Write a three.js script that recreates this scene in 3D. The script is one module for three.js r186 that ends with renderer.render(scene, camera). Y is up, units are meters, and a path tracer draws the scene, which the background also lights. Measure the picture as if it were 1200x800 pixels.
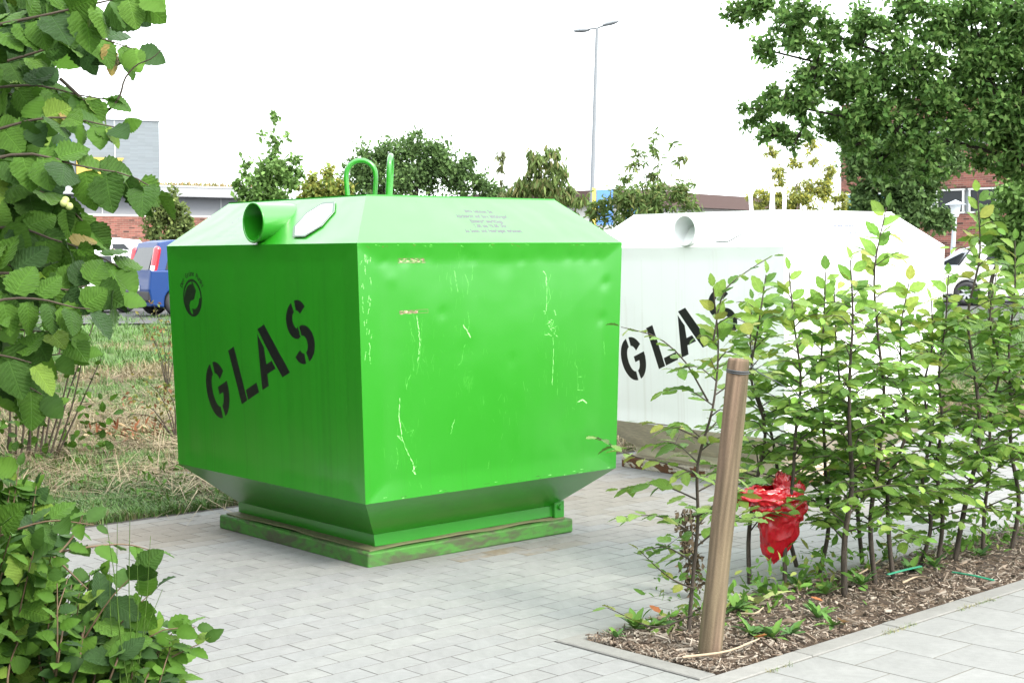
import * as THREE from 'three';
import { mergeGeometries, toCreasedNormals } from 'three/addons/utils/BufferGeometryUtils.js';
import { RoundedBoxGeometry } from 'three/addons/geometries/RoundedBoxGeometry.js';
import { ImprovedNoise } from 'three/addons/math/ImprovedNoise.js';

// ---------------------------------------------------------------- camera, sky, sun, exposure
const scene = new THREE.Scene();
const F = 1692.187, PITCH = 0.05505, ROLL = 0.0050, EYE = 1.5473;          // focal length in photo pixels (1200 x 800), tilt, height
const camera = new THREE.PerspectiveCamera(2 * Math.atan(400 / F) * 180 / Math.PI, 1024 / 682, 0.1, 2000);
const fwd = new THREE.Vector3(0, -Math.sin(PITCH), -Math.cos(PITCH));
const r0 = new THREE.Vector3(1, 0, 0), d0 = new THREE.Vector3().crossVectors(fwd, r0);
const camR = r0.clone().multiplyScalar(Math.cos(ROLL)).addScaledVector(d0, Math.sin(ROLL));
const camD = r0.clone().multiplyScalar(-Math.sin(ROLL)).addScaledVector(d0, Math.cos(ROLL));
camera.position.set(0, EYE, 0);
camera.quaternion.setFromRotationMatrix(new THREE.Matrix4().makeBasis(camR, camD.clone().negate(), fwd.clone().negate()));
camera.updateMatrixWorld();

const SUN = new THREE.Vector3(0.66, 0.86, 0.5).normalize();
const noiser = new ImprovedNoise();
const N3 = (x, y, z = 0) => noiser.noise(x + 31.7, y + 17.3, z + 5.1);
const fbm = (x, y, z = 0, o = 4) => { let a = 0, w = 0.5, f = 1; for (let i = 0; i < o; i++) { a += w * N3(x * f, y * f, z * f + i * 7.7); w *= 0.5; f *= 2.03; } return a; };
{ // bright overcast sky: thin cloud, brighter towards the veiled sun
  const w = 512, h = 256, a = new Float32Array(w * h * 4);
  for (let j = 0; j < h; j++) for (let i = 0; i < w; i++) {
    const el = ((j + 0.5) / h - 0.5) * Math.PI, az = ((i + 0.5) / w - 0.5) * 2 * Math.PI;
    const d = new THREE.Vector3(Math.cos(el) * Math.cos(az), Math.sin(el), Math.cos(el) * Math.sin(az));
    const ang = Math.acos(Math.min(1, Math.max(-1, d.dot(SUN))));
    const up = Math.max(0, Math.sin(el));
    let L = 0.9 + 0.25 * up + 0.75 * Math.exp(-ang * ang / 0.55);
    L *= 1 + 0.22 * fbm(d.x * 2.2, d.y * 3.2, d.z * 2.2, 4);
    const k = (j * w + i) * 4;
    a[k] = L * 0.955; a[k + 1] = L; a[k + 2] = L * 1.02; a[k + 3] = 1;
  }
  const sky = new THREE.DataTexture(a, w, h, THREE.RGBAFormat, THREE.FloatType);
  sky.mapping = THREE.EquirectangularReflectionMapping; sky.magFilter = THREE.LinearFilter; sky.minFilter = THREE.LinearFilter; sky.needsUpdate = true;
  scene.background = sky; scene.environment = sky;
}
const sun = new THREE.DirectionalLight(0xfff4e6, 1.5);
sun.position.copy(SUN).multiplyScalar(60); sun.target.position.set(0, 0, -8);
sun.castShadow = true; sun.shadow.radius = 30; sun.shadow.mapSize.set(2048, 2048);
Object.assign(sun.shadow.camera, { left: -25, right: 25, top: 25, bottom: -25, near: 1, far: 140 });
scene.add(sun); scene.add(sun.target);
const renderer = new THREE.WebGLRenderer({ antialias: true });
renderer.setSize(1024, 682);
renderer.shadowMap.enabled = true;
renderer.toneMapping = THREE.LinearToneMapping;
renderer.toneMappingExposure = 3.1;

// ---------------------------------------------------------------- helpers
const V = (x, y, z) => new THREE.Vector3(x, y, z);
function mulberry(a) { return () => { a |= 0; a = a + 0x6D2B79F5 | 0; let t = Math.imul(a ^ a >>> 15, 1 | a); t = t + Math.imul(t ^ t >>> 7, 61 | t) ^ t; return ((t ^ t >>> 14) >>> 0) / 4294967296; }; }
let rnd = mulberry(11);
const rr = (a, b) => a + (b - a) * rnd();
const ri = n => Math.floor(rnd() * n);
const gauss = () => { let s = 0; for (let i = 0; i < 6; i++) s += rnd(); return (s - 3) / 0.7071; };
const lerp = (a, b, t) => a + (b - a) * t;
const clamp = (x, a, b) => Math.min(b, Math.max(a, x));
const sstep = (a, b, x) => { const t = clamp((x - a) / (b - a), 0, 1); return t * t * (3 - 2 * t); };
function rayOf(px, py) { return camR.clone().multiplyScalar((px - 600) / F).addScaledVector(camD, (py - 400) / F).add(fwd); }
// a place in the world found from where it stands in the photograph and how far away it is
function at(px, py, depth) { const d = rayOf(px, py); return V(0, EYE, 0).addScaledVector(d, depth / -d.z); }
function onGround(px, py, y = 0) { const d = rayOf(px, py); return V(0, EYE, 0).addScaledVector(d, (y - EYE) / d.y); }
// the paving's own axes: u along the courses, w across them
const TH = 0.749391, ORG = V(-0.405, 0, -5.94568);
const UX = V(Math.cos(TH), 0, -Math.sin(TH)), WX = V(Math.sin(TH), 0, Math.cos(TH));
const P = (u, w, y = 0) => V(ORG.x, y, ORG.z).addScaledVector(UX, u).addScaledVector(WX, w);
const toUW = p => { const d = p.clone().sub(ORG); return [d.dot(UX), d.dot(WX)]; };

const taken = {};
function numbered(n) { const k = taken[n] = (taken[n] ?? -1) + 1; return k ? `${n}_${String(k).padStart(3, '0')}` : n; }
function shadows(o) { o.castShadow = true; o.receiveShadow = true; return o; }
function mesh(name, g, m, parent) { const o = shadows(new THREE.Mesh(g, m)); o.name = name; parent.add(o); return o; }
function thing(name, label, category, pos, turn = 0, group) {
  const o = new THREE.Group(); o.name = numbered(name); if (pos) o.position.copy(pos); o.rotation.y = turn;
  o.userData = { label, category }; if (group) o.userData.group = group; scene.add(o); return o;
}
function struct(name, g, m) { const o = g ? shadows(new THREE.Mesh(g, m)) : new THREE.Group(); o.name = numbered(name); o.userData = { kind: 'structure', label: name.replace(/_/g, ' ') }; scene.add(o); return o; }
const lin = (r, g, b) => new THREE.Color().setRGB(r, g, b);
const std = (c, roughness = 0.8, more = {}) => new THREE.MeshStandardMaterial({ color: Array.isArray(c) ? lin(...c) : c, roughness, ...more });
const phy = (c, roughness = 0.5, more = {}) => new THREE.MeshPhysicalMaterial({ color: Array.isArray(c) ? lin(...c) : c, roughness, ...more });
const leafMat = (c, t = 0.35, r = 0.62, veined = false) => { const m = plainLeaf(c, t, r); if (veined) { m.map = veins(); m.bumpMap = veins(); m.bumpScale = 0.006; } return m; };
let veinTex = null; // side veins running from the midrib to the edge
function veins() { return veinTex ||= dataTex(256, (x, y, i, j) => { const a = Math.abs(y - 0.5) * 2, f = (x - a * 0.3) * 9, d = Math.abs(f - Math.round(f)), v = d < 0.07 ? 1 : 0, m = a < 0.035 ? 1 : 0, cell = 0.93 + 0.035 * Math.cos(f * 2 * Math.PI + Math.PI) + 0.02 * tnoise(x, y, 30, 3) + 0.05 * tnoise(x, y, 6, 6) + 0.03 * (hash(i, j) - 0.5); const k = Math.max(m, v * 0.35); return [lerp(cell, 1, k), lerp(cell, 1, k), lerp(cell, 0.97, k)]; }); }
const plainLeaf = (c, t = 0.35, r = 0.62) => new THREE.MeshPhysicalMaterial({ color: lin(...c), roughness: r, transmission: t, thickness: 0, vertexColors: true, side: THREE.DoubleSide, ior: 1.4, specularIntensity: 0.25 });
function dataTex(n, fn, srgb = true, rep = 1) {
  const a = new Uint8Array(n * n * 4);
  for (let j = 0; j < n; j++) for (let i = 0; i < n; i++) { const c = fn(i / n, j / n, i, j), k = (j * n + i) * 4; a[k] = clamp(c[0] * 255, 0, 255); a[k + 1] = clamp(c[1] * 255, 0, 255); a[k + 2] = clamp(c[2] * 255, 0, 255); a[k + 3] = 255; }
  const t = new THREE.DataTexture(a, n, n, THREE.RGBAFormat); t.wrapS = t.wrapT = THREE.RepeatWrapping; t.magFilter = THREE.LinearFilter; t.minFilter = THREE.LinearMipmapLinearFilter; t.generateMipmaps = true;
  if (srgb) t.colorSpace = THREE.SRGBColorSpace; t.repeat.set(rep, rep); t.needsUpdate = true; return t;
}
// noise that repeats after one unit
function tnoise(x, y, f, s = 0) { const a = x * 2 * Math.PI, b = y * 2 * Math.PI, r = f / (2 * Math.PI); return N3(Math.cos(a) * r + s, Math.sin(a) * r + Math.cos(b) * r * 0.7, Math.sin(b) * r + s * 1.3); }
const hash = (i, j) => { let h = Math.imul(i, 374761393) + Math.imul(j, 668265263) | 0; h = Math.imul(h ^ h >>> 13, 1274126177); return ((h ^ h >>> 16) >>> 0) / 4294967296; };

function box(w, h, d, x = 0, y = 0, z = 0) { return new THREE.BoxGeometry(w, h, d).translate(x, y, z); }
function tube(pts, r0_, r1_, sides = 6, seg) {
  // tapered, curved round bar
  const c = new THREE.CatmullRomCurve3(pts), n = seg || Math.max(2, pts.length * 2), pos = [], nor = [], idx = [], uv = [];
  const fr = c.computeFrenetFrames(n, false), len = c.getLength();
  for (let i = 0; i <= n; i++) {
    const p = c.getPointAt(i / n), r = lerp(r0_, r1_, i / n);
    for (let k = 0; k <= sides; k++) {
      const a = k / sides * 2 * Math.PI, d = fr.normals[i].clone().multiplyScalar(Math.cos(a)).addScaledVector(fr.binormals[i], Math.sin(a));
      pos.push(p.x + d.x * r, p.y + d.y * r, p.z + d.z * r); nor.push(d.x, d.y, d.z); uv.push(k / sides, i / n * len * 4);
    }
  }
  for (let i = 0; i < n; i++) for (let k = 0; k < sides; k++) { const a = i * (sides + 1) + k, b = a + sides + 1; idx.push(a, a + 1, b, b, a + 1, b + 1); }
  for (const e of [0, n]) { const p = c.getPointAt(e / n), ci = pos.length / 3, s = e ? 1 : -1, t = fr.tangents[e]; pos.push(p.x, p.y, p.z); nor.push(t.x * s, t.y * s, t.z * s); uv.push(0.5, 0); for (let k = 0; k < sides; k++) { const a = e * (sides + 1) + k; e ? idx.push(a, a + 1, ci) : idx.push(a + 1, a, ci); } }
  const g = new THREE.BufferGeometry(); g.setAttribute('position', new THREE.Float32BufferAttribute(pos, 3)); g.setAttribute('normal', new THREE.Float32BufferAttribute(nor, 3)); g.setAttribute('uv', new THREE.Float32BufferAttribute(uv, 2)); g.setIndex(idx); return g;
}
const bar = (a, b, r, s = 8) => tube([a, a.clone().lerp(b, 0.5), b], r, r, s, 2);
function merged(list) { const l = list.map(g => { const q = g.index ? g.toNonIndexed() : g; for (const k of Object.keys(q.attributes)) if (!['position', 'normal', 'uv'].includes(k)) q.deleteAttribute(k); if (!q.attributes.uv) q.setAttribute('uv', new THREE.Float32BufferAttribute(new Float32Array(q.attributes.position.count * 2), 2)); return q; }); return mergeGeometries(l); }

// ---------------------------------------------------------------- leaves
// base at the origin, tip along +x, upper side +y
function leafGeo(wide, n, serr, fold, droop, cord, seed, tone = [1, 1, 1]) {
  const q = mulberry(seed), pos = [], col = [], idx = [], uv = [];
  const half = t => { const s = Math.pow(Math.sin(Math.PI * Math.pow(t, cord)), 0.75); return wide * 0.5 * s; };
  for (let i = 0; i <= n; i++) {
    const t = i / n, y = -droop * t * t, k = 0.92 + 0.16 * q();
    const h = i === 0 ? 0.012 : i === n ? 0.004 : half(t);
    const tooth = i > 0 && i < n ? (i % 2 ? 1 + serr : 1 - serr) * (0.95 + 0.1 * q()) : 1;
    const back = cord < 0.75 && i === 1 ? -0.05 : 0;
    const e = h * tooth, pleat = (i % 2 ? 1 : -1) * 0.008 * (i > 0 && i < n);
    const wav = 0.05 * wide * (q() - 0.5);
    for (const [s, z] of [[0, 0], [-1, -e], [1, e]]) {
      pos.push(t + (s ? back + 0.02 : 0), y + (s ? fold * e + pleat * 1.5 + wav * s : 0), z);
      uv.push(t, 0.5 + 0.5 * s * (h / (wide * 0.5))); const c = s ? k : 1.12; col.push(tone[0] * c, tone[1] * c, tone[2] * c);
    }
  }
  for (let i = 0; i < n; i++) { const a = i * 3, b = a + 3; idx.push(a, a + 1, b + 1, a, b + 1, b, a, b, b + 2, a, b + 2, a + 2); }
  const g = new THREE.BufferGeometry(); g.setAttribute('position', new THREE.Float32BufferAttribute(pos, 3)); g.setAttribute('color', new THREE.Float32BufferAttribute(col, 3)); g.setAttribute('uv', new THREE.Float32BufferAttribute(uv, 2)); g.setIndex(idx); g.computeVertexNormals(); return g;
}
const M4 = new THREE.Matrix4();
function leafFrame(dir, up) { const x = dir.clone().normalize(), z = new THREE.Vector3().crossVectors(x, up).normalize(); const y = new THREE.Vector3().crossVectors(z, x); return M4.clone().makeBasis(x, y, z); }
function putLeaf(name, geo, mat, parent, p, dir, up, s) { const o = mesh(name, geo, mat, parent); o.position.copy(p); o.quaternion.setFromRotationMatrix(leafFrame(dir, up)); o.scale.setScalar(s); return o; }
const leafSets = {
  hazel: [0, 1, 2, 3, 4].map(k => leafGeo(0.86 + 0.06 * (k % 3), 17, 0.045, [0.16, -0.1, 0.25, 0.05, -0.22][k], [0.18, 0.3, 0.08, 0.42, 0.22][k], 0.66, 50 + k)),
  beam: [0, 1, 2, 3].map(k => leafGeo(0.54 + 0.05 * (k % 3), 8, 0.05, [0.2, 0.32, 0.1, -0.1][k], [0.1, 0.22, 0.04, 0.3][k], 0.82, 80 + k)),
  bramble: [0, 1, 2, 3].map(k => leafGeo(0.66 + 0.05 * (k % 3), 10, 0.09, [0.2, 0.08, 0.3, -0.05][k], [0.2, 0.35, 0.1, 0.28][k], 0.75, 110 + k)),
  narrow: [0, 1, 2].map(k => leafGeo(0.3 + 0.05 * k, 7, 0.03, 0.25, [0.25, 0.4, 0.12][k], 0.9, 140 + k)),
  dock: [0, 1].map(k => leafGeo(0.36, 10, 0.02, 0.2, 0.35 + 0.2 * k, 0.8, 160 + k)),
};
// many small leaves as one mesh: [position, direction, up, size, tint]
function foliage(list, sets, tris4 = true) {
  const base = sets, cnt = list.length; let nv = 0, ni = 0;
  const pick = list.map((l, i) => base[i % base.length]);
  for (const g of pick) { nv += g.attributes.position.count; ni += g.index.count; }
  const pos = new Float32Array(nv * 3), nor = new Float32Array(nv * 3), col = new Float32Array(nv * 3), idx = new Uint32Array(ni); let v = 0, t = 0;
  const p = V(0, 0, 0), n = V(0, 0, 0);
  for (let i = 0; i < cnt; i++) {
    const [o, d, u, s, c] = list[i], g = pick[i], m = leafFrame(d, u), gp = g.attributes.position.array, gn = g.attributes.normal.array, gc = g.attributes.color.array, gi = g.index.array, v0 = v;
    for (let k = 0; k < gp.length; k += 3) {
      p.set(gp[k], gp[k + 1], gp[k + 2]).multiplyScalar(s).applyMatrix4(m).add(o); n.set(gn[k], gn[k + 1], gn[k + 2]).applyMatrix4(m);
      pos[v * 3] = p.x; pos[v * 3 + 1] = p.y; pos[v * 3 + 2] = p.z; nor[v * 3] = n.x; nor[v * 3 + 1] = n.y; nor[v * 3 + 2] = n.z;
      col[v * 3] = gc[k] * c[0]; col[v * 3 + 1] = gc[k + 1] * c[1]; col[v * 3 + 2] = gc[k + 2] * c[2]; v++;
    }
    for (let k = 0; k < gi.length; k++) idx[t++] = gi[k] + v0;
  }
  const g = new THREE.BufferGeometry(); g.setAttribute('position', new THREE.BufferAttribute(pos, 3)); g.setAttribute('normal', new THREE.BufferAttribute(nor, 3)); g.setAttribute('color', new THREE.BufferAttribute(col, 3)); g.setIndex(new THREE.BufferAttribute(idx, 1)); return g;
}
const randDir = (up = 0) => { let v; do v = V(rr(-1, 1), rr(-1, 1), rr(-1, 1)); while (v.lengthSq() > 1 || v.lengthSq() < 0.01); v.normalize(); v.y += up; return v.normalize(); };

// ---------------------------------------------------------------- shared textures
const speckle = dataTex(512, (x, y, i, j) => { const v = 0.9 + 0.035 * tnoise(x, y, 5, 1) + 0.035 * tnoise(x, y, 23, 2) + 0.09 * (hash(i, j) - 0.5) + (hash(i + 9, j * 3) > 0.988 ? -0.16 : 0); return [v, v, v * 0.995]; });
const grainBump = dataTex(512, (x, y, i, j) => { const v = 0.5 + 0.3 * tnoise(x, y, 40, 4) + 0.35 * (hash(i, j + 77) - 0.5); return [v, v, v]; }, false);
const stainTex = dataTex(512, (x, y, i, j) => { const s = clamp(0.5 + 1.3 * tnoise(x, y, 4, 8) + 0.6 * tnoise(x, y, 17, 3), 0, 1), v = 0.9 + 0.06 * tnoise(x, y, 23, 2) + 0.1 * (hash(i, j) - 0.5); return [v * lerp(1, 0.95, s), v * lerp(1, 0.88, s), v * lerp(1, 0.77, s)]; });
const barkTex = dataTex(256, (x, y, i, j) => { const v = 0.6 + 0.25 * tnoise(x * 2, y * 0.3, 14, 1) + 0.2 * tnoise(x, y, 30, 6) + 0.1 * (hash(i, j) - 0.5); return [v, v * 0.97, v * 0.93]; });

// ---------------------------------------------------------------- ground, car park
const LAWN_W = -3.3, END_U = 9.3, SIDE_U = -1.62;
function landY(p) { const d = Math.hypot(p.x, p.z); return 0.38 * sstep(9.5, 27, d) + 0.02 * fbm(p.x * 0.5, p.z * 0.5) * sstep(7, 10, d); }
{
  const us = [], ws = [];
  for (let u = -400; u < -12; u += 45) us.push(u); for (let u = -12; u < SIDE_U - 0.1; u += 0.5) us.push(u); us.push(SIDE_U - 0.004, SIDE_U); for (let u = -1.2; u < END_U - 0.3; u += 0.5) us.push(u); us.push(END_U, END_U + 0.004);
  for (let u = END_U + 0.5; u < 40; u += 0.9) us.push(u); for (let u = 42; u < 1500; u *= 1.3) us.push(u);
  for (let w = -1500; w < -34; w *= 0.77) ws.push(w); for (let w = -34; w < LAWN_W - 0.2; w += 0.45) ws.push(w); ws.push(LAWN_W - 0.004, LAWN_W); for (let w = -3; w < 6; w += 0.6) ws.push(w); for (let w = 7; w < 500; w *= 1.5) ws.push(w);
  const pos = [], col = [], uv = [], idx = [];
  for (const w of ws) for (const u of us) {
    const p = P(u, w), d = Math.hypot(p.x, p.z), under = u >= SIDE_U && u <= END_U && w >= LAWN_W && w < 50;
    const y = under ? -0.07 : landY(p) - 0.012;
    pos.push(p.x, y, p.z); uv.push(u * 0.45, w * 0.45);
    const dry = clamp(0.25 + 1.5 * fbm(p.x * 0.55, p.z * 0.55, 2) + 0.4 * (sstep(9.2, 11.5, d) - 1.8 * sstep(18, 22, d)), 0, 1);
    const bare = clamp(-0.15 + 1.6 * fbm(p.x * 0.9, p.z * 0.9, 9) + 0.55 * (u > END_U - 0.1 && u < END_U + 2.5 ? 1 : 0) + 0.4 * (sstep(8.5, 9.5, d) - sstep(12, 14, d)), 0, 1);
    let c = [lerp(0.08, 0.2, dry), lerp(0.155, 0.17, dry), lerp(0.028, 0.085, dry)]; c = c.map((v, k) => lerp(v, [0.1, 0.075, 0.05][k], bare)); col.push(...c);
  }
  const n = us.length; for (let j = 0; j < ws.length - 1; j++) for (let i = 0; i < n - 1; i++) { const a = j * n + i, b = a + n; idx.push(a, b, a + 1, b, b + 1, a + 1); }
  const g = new THREE.BufferGeometry(); g.setAttribute('position', new THREE.Float32BufferAttribute(pos, 3)); g.setAttribute('color', new THREE.Float32BufferAttribute(col, 3)); g.setAttribute('uv', new THREE.Float32BufferAttribute(uv, 2)); g.setIndex(idx); g.computeVertexNormals();
  const t = dataTex(512, (x, y, i, j) => { const v = 0.82 + 0.25 * tnoise(x, y, 9, 3) + 0.25 * tnoise(x, y, 33, 5) + 0.3 * (hash(i, j) - 0.5); return [v, v, v * 0.95]; });
  struct('ground', g, new THREE.MeshStandardMaterial({ vertexColors: true, map: t, roughness: 0.95, bumpMap: t, bumpScale: 0.03 }));
}
{ // asphalt of the car park beyond the lawn
  const s = new THREE.Shape([[-120, 32], [10, 27], [60, 24], [120, 60], [40, 90], [-120, 90]].map(([x, z]) => new THREE.Vector2(x, z)));
  const g = new THREE.ShapeGeometry(s).rotateX(-Math.PI / 2).translate(0, 0.405, 0);
  struct('car_park', g, std([0.075, 0.075, 0.078], 0.9, { map: speckle }));
}

// ---------------------------------------------------------------- paving stones, slabs, kerbs
function stoneGeo(w, h, d, ch, u0, v0) {
  // chamfered stone, top at y = 0, middle at the origin; uv in metres
  const x = w / 2, z = d / 2, pos = [], uv = [];
  const quad = (a, b, c, e) => { for (const p of [a, b, c, a, c, e]) { pos.push(...p); uv.push((p[0] + p[1] * 0.7) * 1.6 + u0, (p[2] + p[1] * 0.7) * 1.6 + v0); } };
  const T = [[-x + ch, 0, -z + ch], [x - ch, 0, -z + ch], [x - ch, 0, z - ch], [-x + ch, 0, z - ch]], B = [[-x, -ch, -z], [x, -ch, -z], [x, -ch, z], [-x, -ch, z]], L = B.map(p => [p[0], -h, p[2]]);
  quad(T[3], T[2], T[1], T[0]); for (let k = 0; k < 4; k++) { const m = (k + 1) % 4; quad(T[k], T[m], B[m], B[k]); quad(B[k], B[m], L[m], L[k]); }
  const g = new THREE.BufferGeometry(); g.setAttribute('position', new THREE.Float32BufferAttribute(pos, 3)); g.setAttribute('uv', new THREE.Float32BufferAttribute(uv, 2)); g.computeVertexNormals(); return g;
}
const inFrame = (p, pad = 20) => { const d = p.clone().sub(camera.position), z = d.dot(fwd); if (z < 0.3) return false; const x = 600 + F * d.dot(camR) / z, y = 400 + F * d.dot(camD) / z; return x > -pad && x < 1200 + pad && y > -pad && y < 800 + pad; };
const paveTone = [0.238, 0.233, 0.243, 0.228, 0.236];
{
  rnd = mulberry(21);
  const base = struct('paved_area'); base.position.copy(ORG); base.rotation.y = TH; base.userData.label = 'light grey concrete block paving';
  const sand = [box(END_U - SIDE_U - 0.02, 0.05, 0.48 - LAWN_W, (END_U + SIDE_U) / 2, -0.0261, (LAWN_W + 0.48) / 2), box(0.33 - SIDE_U, 0.05, 0.88, (0.33 + SIDE_U) / 2, -0.0261, 0.921)];
  mesh('joint_sand', merged(sand), std([0.05, 0.046, 0.04], 1), base);
  const geos = [0, 1, 2, 3].map(k => stoneGeo(0.2350, 0.06, 0.1150, 0.0006, k * 0.37, k * 0.59)), halves = [0, 1].map(k => stoneGeo(0.1150, 0.06, 0.1150, 0.0006, k * 0.71, k * 0.13));
  const mats = paveTone.map((v, k) => std([v * (0.985 + 0.01 * (k % 2)), v * 1.005, v * (1 - 0.012 * (k % 3))], 0.85, { map: speckle, bumpMap: grainBump, bumpScale: 0.0012 }));
  const brown = [0, 1, 2].map(k => std([[0.22, 0.213, 0.2], [0.205, 0.192, 0.17], [0.18, 0.162, 0.137]][k], 0.88, { map: stainTex, bumpMap: grainBump, bumpScale: 0.0012 }));
  const list = [];
  for (let r = -27; r <= 10; r++) {
    const hi = r <= 3 ? END_U : 0.33, w0 = r * 0.12, off = (r & 1) ? 0.12 : 0;
    for (let k = -8; k < 40; k++) {
      let a = k * 0.24 + off, b = a + 0.24; a = Math.max(a, SIDE_U); b = Math.min(b, hi); if (b - a < 0.03) continue;
      const u = (a + b) / 2, w = w0 + 0.06, p = P(u, w), d = p.distanceTo(camera.position);
      if (!inFrame(p, 600) && d > 6) continue;
      const L = b - a, c = toUW(V(-0.6886, 0, -8.2919));
      const inBase = Math.abs(u - c[0]) < 0.6 && Math.abs(w - c[1]) < 0.62;
      list.push({ u, w, L, d: d + (inBase ? 60 : 0) + (inFrame(p, 15) ? 0 : 100) });
    }
  }
  list.sort((p, q) => p.d - q.d);
  const far = [], fcol = [];
  // rust-brown run-off beside the two bins, as it lies on the stones
  const dirt = (u, w) => {
    const n = fbm(u * 1.6, w * 1.6, 3) * 1.2;
    const a = Math.exp(-(((u - 0.35) / 0.5) ** 2 + ((w + 2.75) / 0.42) ** 2)), b = Math.exp(-(((u - 3.2) / 1.4) ** 2 + ((w + 0.9) / 0.7) ** 2)), c = Math.exp(-(((u - 1.7) / 1.0) ** 2 + ((w + 0.95) / 0.16) ** 2)), e = Math.exp(-(((u - 2.9) / 1.2) ** 2 + ((w + 2.3) / 1.2) ** 2));
    return Math.max(a * 1.1, b * 0.55, c * 0.45, e * 0.75) + n * 0.3;
  };
  list.forEach((s, i) => {
    const g = s.L > 0.2 ? geos[ri(4)] : halves[ri(2)], k = dirt(s.u, s.w) + rr(-0.12, 0.12), sx = s.L > 0.2 ? (s.L - 0.005) / 0.235 : (s.L - 0.005) / 0.115;
    const y = rr(-0.0003, 0.0006), tx = rr(-0.003, 0.003), tz = rr(-0.002, 0.002);
    const m = k > 0.72 ? brown[2] : k > 0.5 ? brown[1] : k > 0.3 ? brown[0] : mats[ri(5)];
    if (i < 300) { const o = mesh('paving_stone', g, m, base); o.position.set(s.u, y, s.w); o.scale.x = sx; o.rotation.set(tx, 0, tz); }
    else { const q = g.clone().scale(sx, 1, 1).rotateX(tx).rotateZ(tz).translate(s.u, y, s.w), c = m.color, n = q.attributes.position.count; const arr = new Float32Array(n * 3); for (let v = 0; v < n; v++) { arr[v * 3] = c.r; arr[v * 3 + 1] = c.g; arr[v * 3 + 2] = c.b; } q.setAttribute('color', new THREE.BufferAttribute(arr, 3)); far.push(q); }
  });
  const o = mesh('paving_stones_beyond', mergeGeometries(far), new THREE.MeshStandardMaterial({ vertexColors: true, roughness: 0.86, map: speckle, bumpMap: grainBump, bumpScale: 0.0012 }), base); o.userData.kind = 'stuff';
}
{
  rnd = mulberry(22);
  const base = struct('sidewalk'); base.position.copy(ORG); base.rotation.y = TH; base.userData.label = 'pale concrete slab footway';
  mesh('joint_sand', box(9, 0.05, 2.2, 3.4, -0.0263, 2.45), std([0.1, 0.095, 0.075], 1), base);
  const geos = [0, 1, 2].map(k => stoneGeo(0.295, 0.07, 0.328, 0.0006, k * 0.31, k * 0.77)), mats = [0.235, 0.225, 0.245].map(v => std([v, v * 1.01, v * 0.985], 0.82, { map: speckle, bumpMap: grainBump, bumpScale: 0.0008 }));
  for (let r = -6; r < 15; r++) for (let k = 0; k < 6; k++) {
    const u = 0.615 + r * 0.301 + 0.15, w = 1.362 + (r & 1 ? -0.155 : 0) + k * 0.334 + 0.155;
    let a = w - 0.167, b = w + 0.167; if (a < 1.352) a = 1.352; if (b - a < 0.05) continue;
    if (!inFrame(P(u, w), 700)) continue;
    const o = mesh('paving_slab', geos[ri(3)], mats[ri(3)], base); o.position.set(u, rr(-0.0003, 0.0005), (a + b) / 2); o.scale.z = (b - a - 0.006) / 0.328; o.rotation.set(rr(-0.001, 0.001), 0, rr(-0.001, 0.001));
  }
}
{
  rnd = mulberry(23);
  const base = struct('kerb'); base.position.copy(ORG); base.rotation.y = TH; base.userData.label = 'grey concrete edging round the planting bed';
  const m = [0.225, 0.24, 0.215].map(v => std([v, v * 0.985, v * 0.93], 0.9, { map: speckle, bumpMap: grainBump, bumpScale: 0.002 }));
  const put = (L, D, u, w) => { const o = mesh('kerb_stone', stoneGeo(L - 0.006, 0.1, D - 0.004, 0.004, rnd(), rnd()), m[ri(3)], base); o.position.set(u, rr(0.003, 0.006), w); o.rotation.set(rr(-0.004, 0.004), 0, rr(-0.002, 0.002)); };
  for (let k = -1; k < 7; k++) put(0.625, 0.098, 1.527 - 0.3125 + k * 0.625, 1.299);
  put(0.098, 0.70, 0.383, 0.896);
  for (let k = 0; k < 8; k++) put(0.62, 0.07, 0.335 + 0.31 + k * 0.62, 0.518);
}
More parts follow.
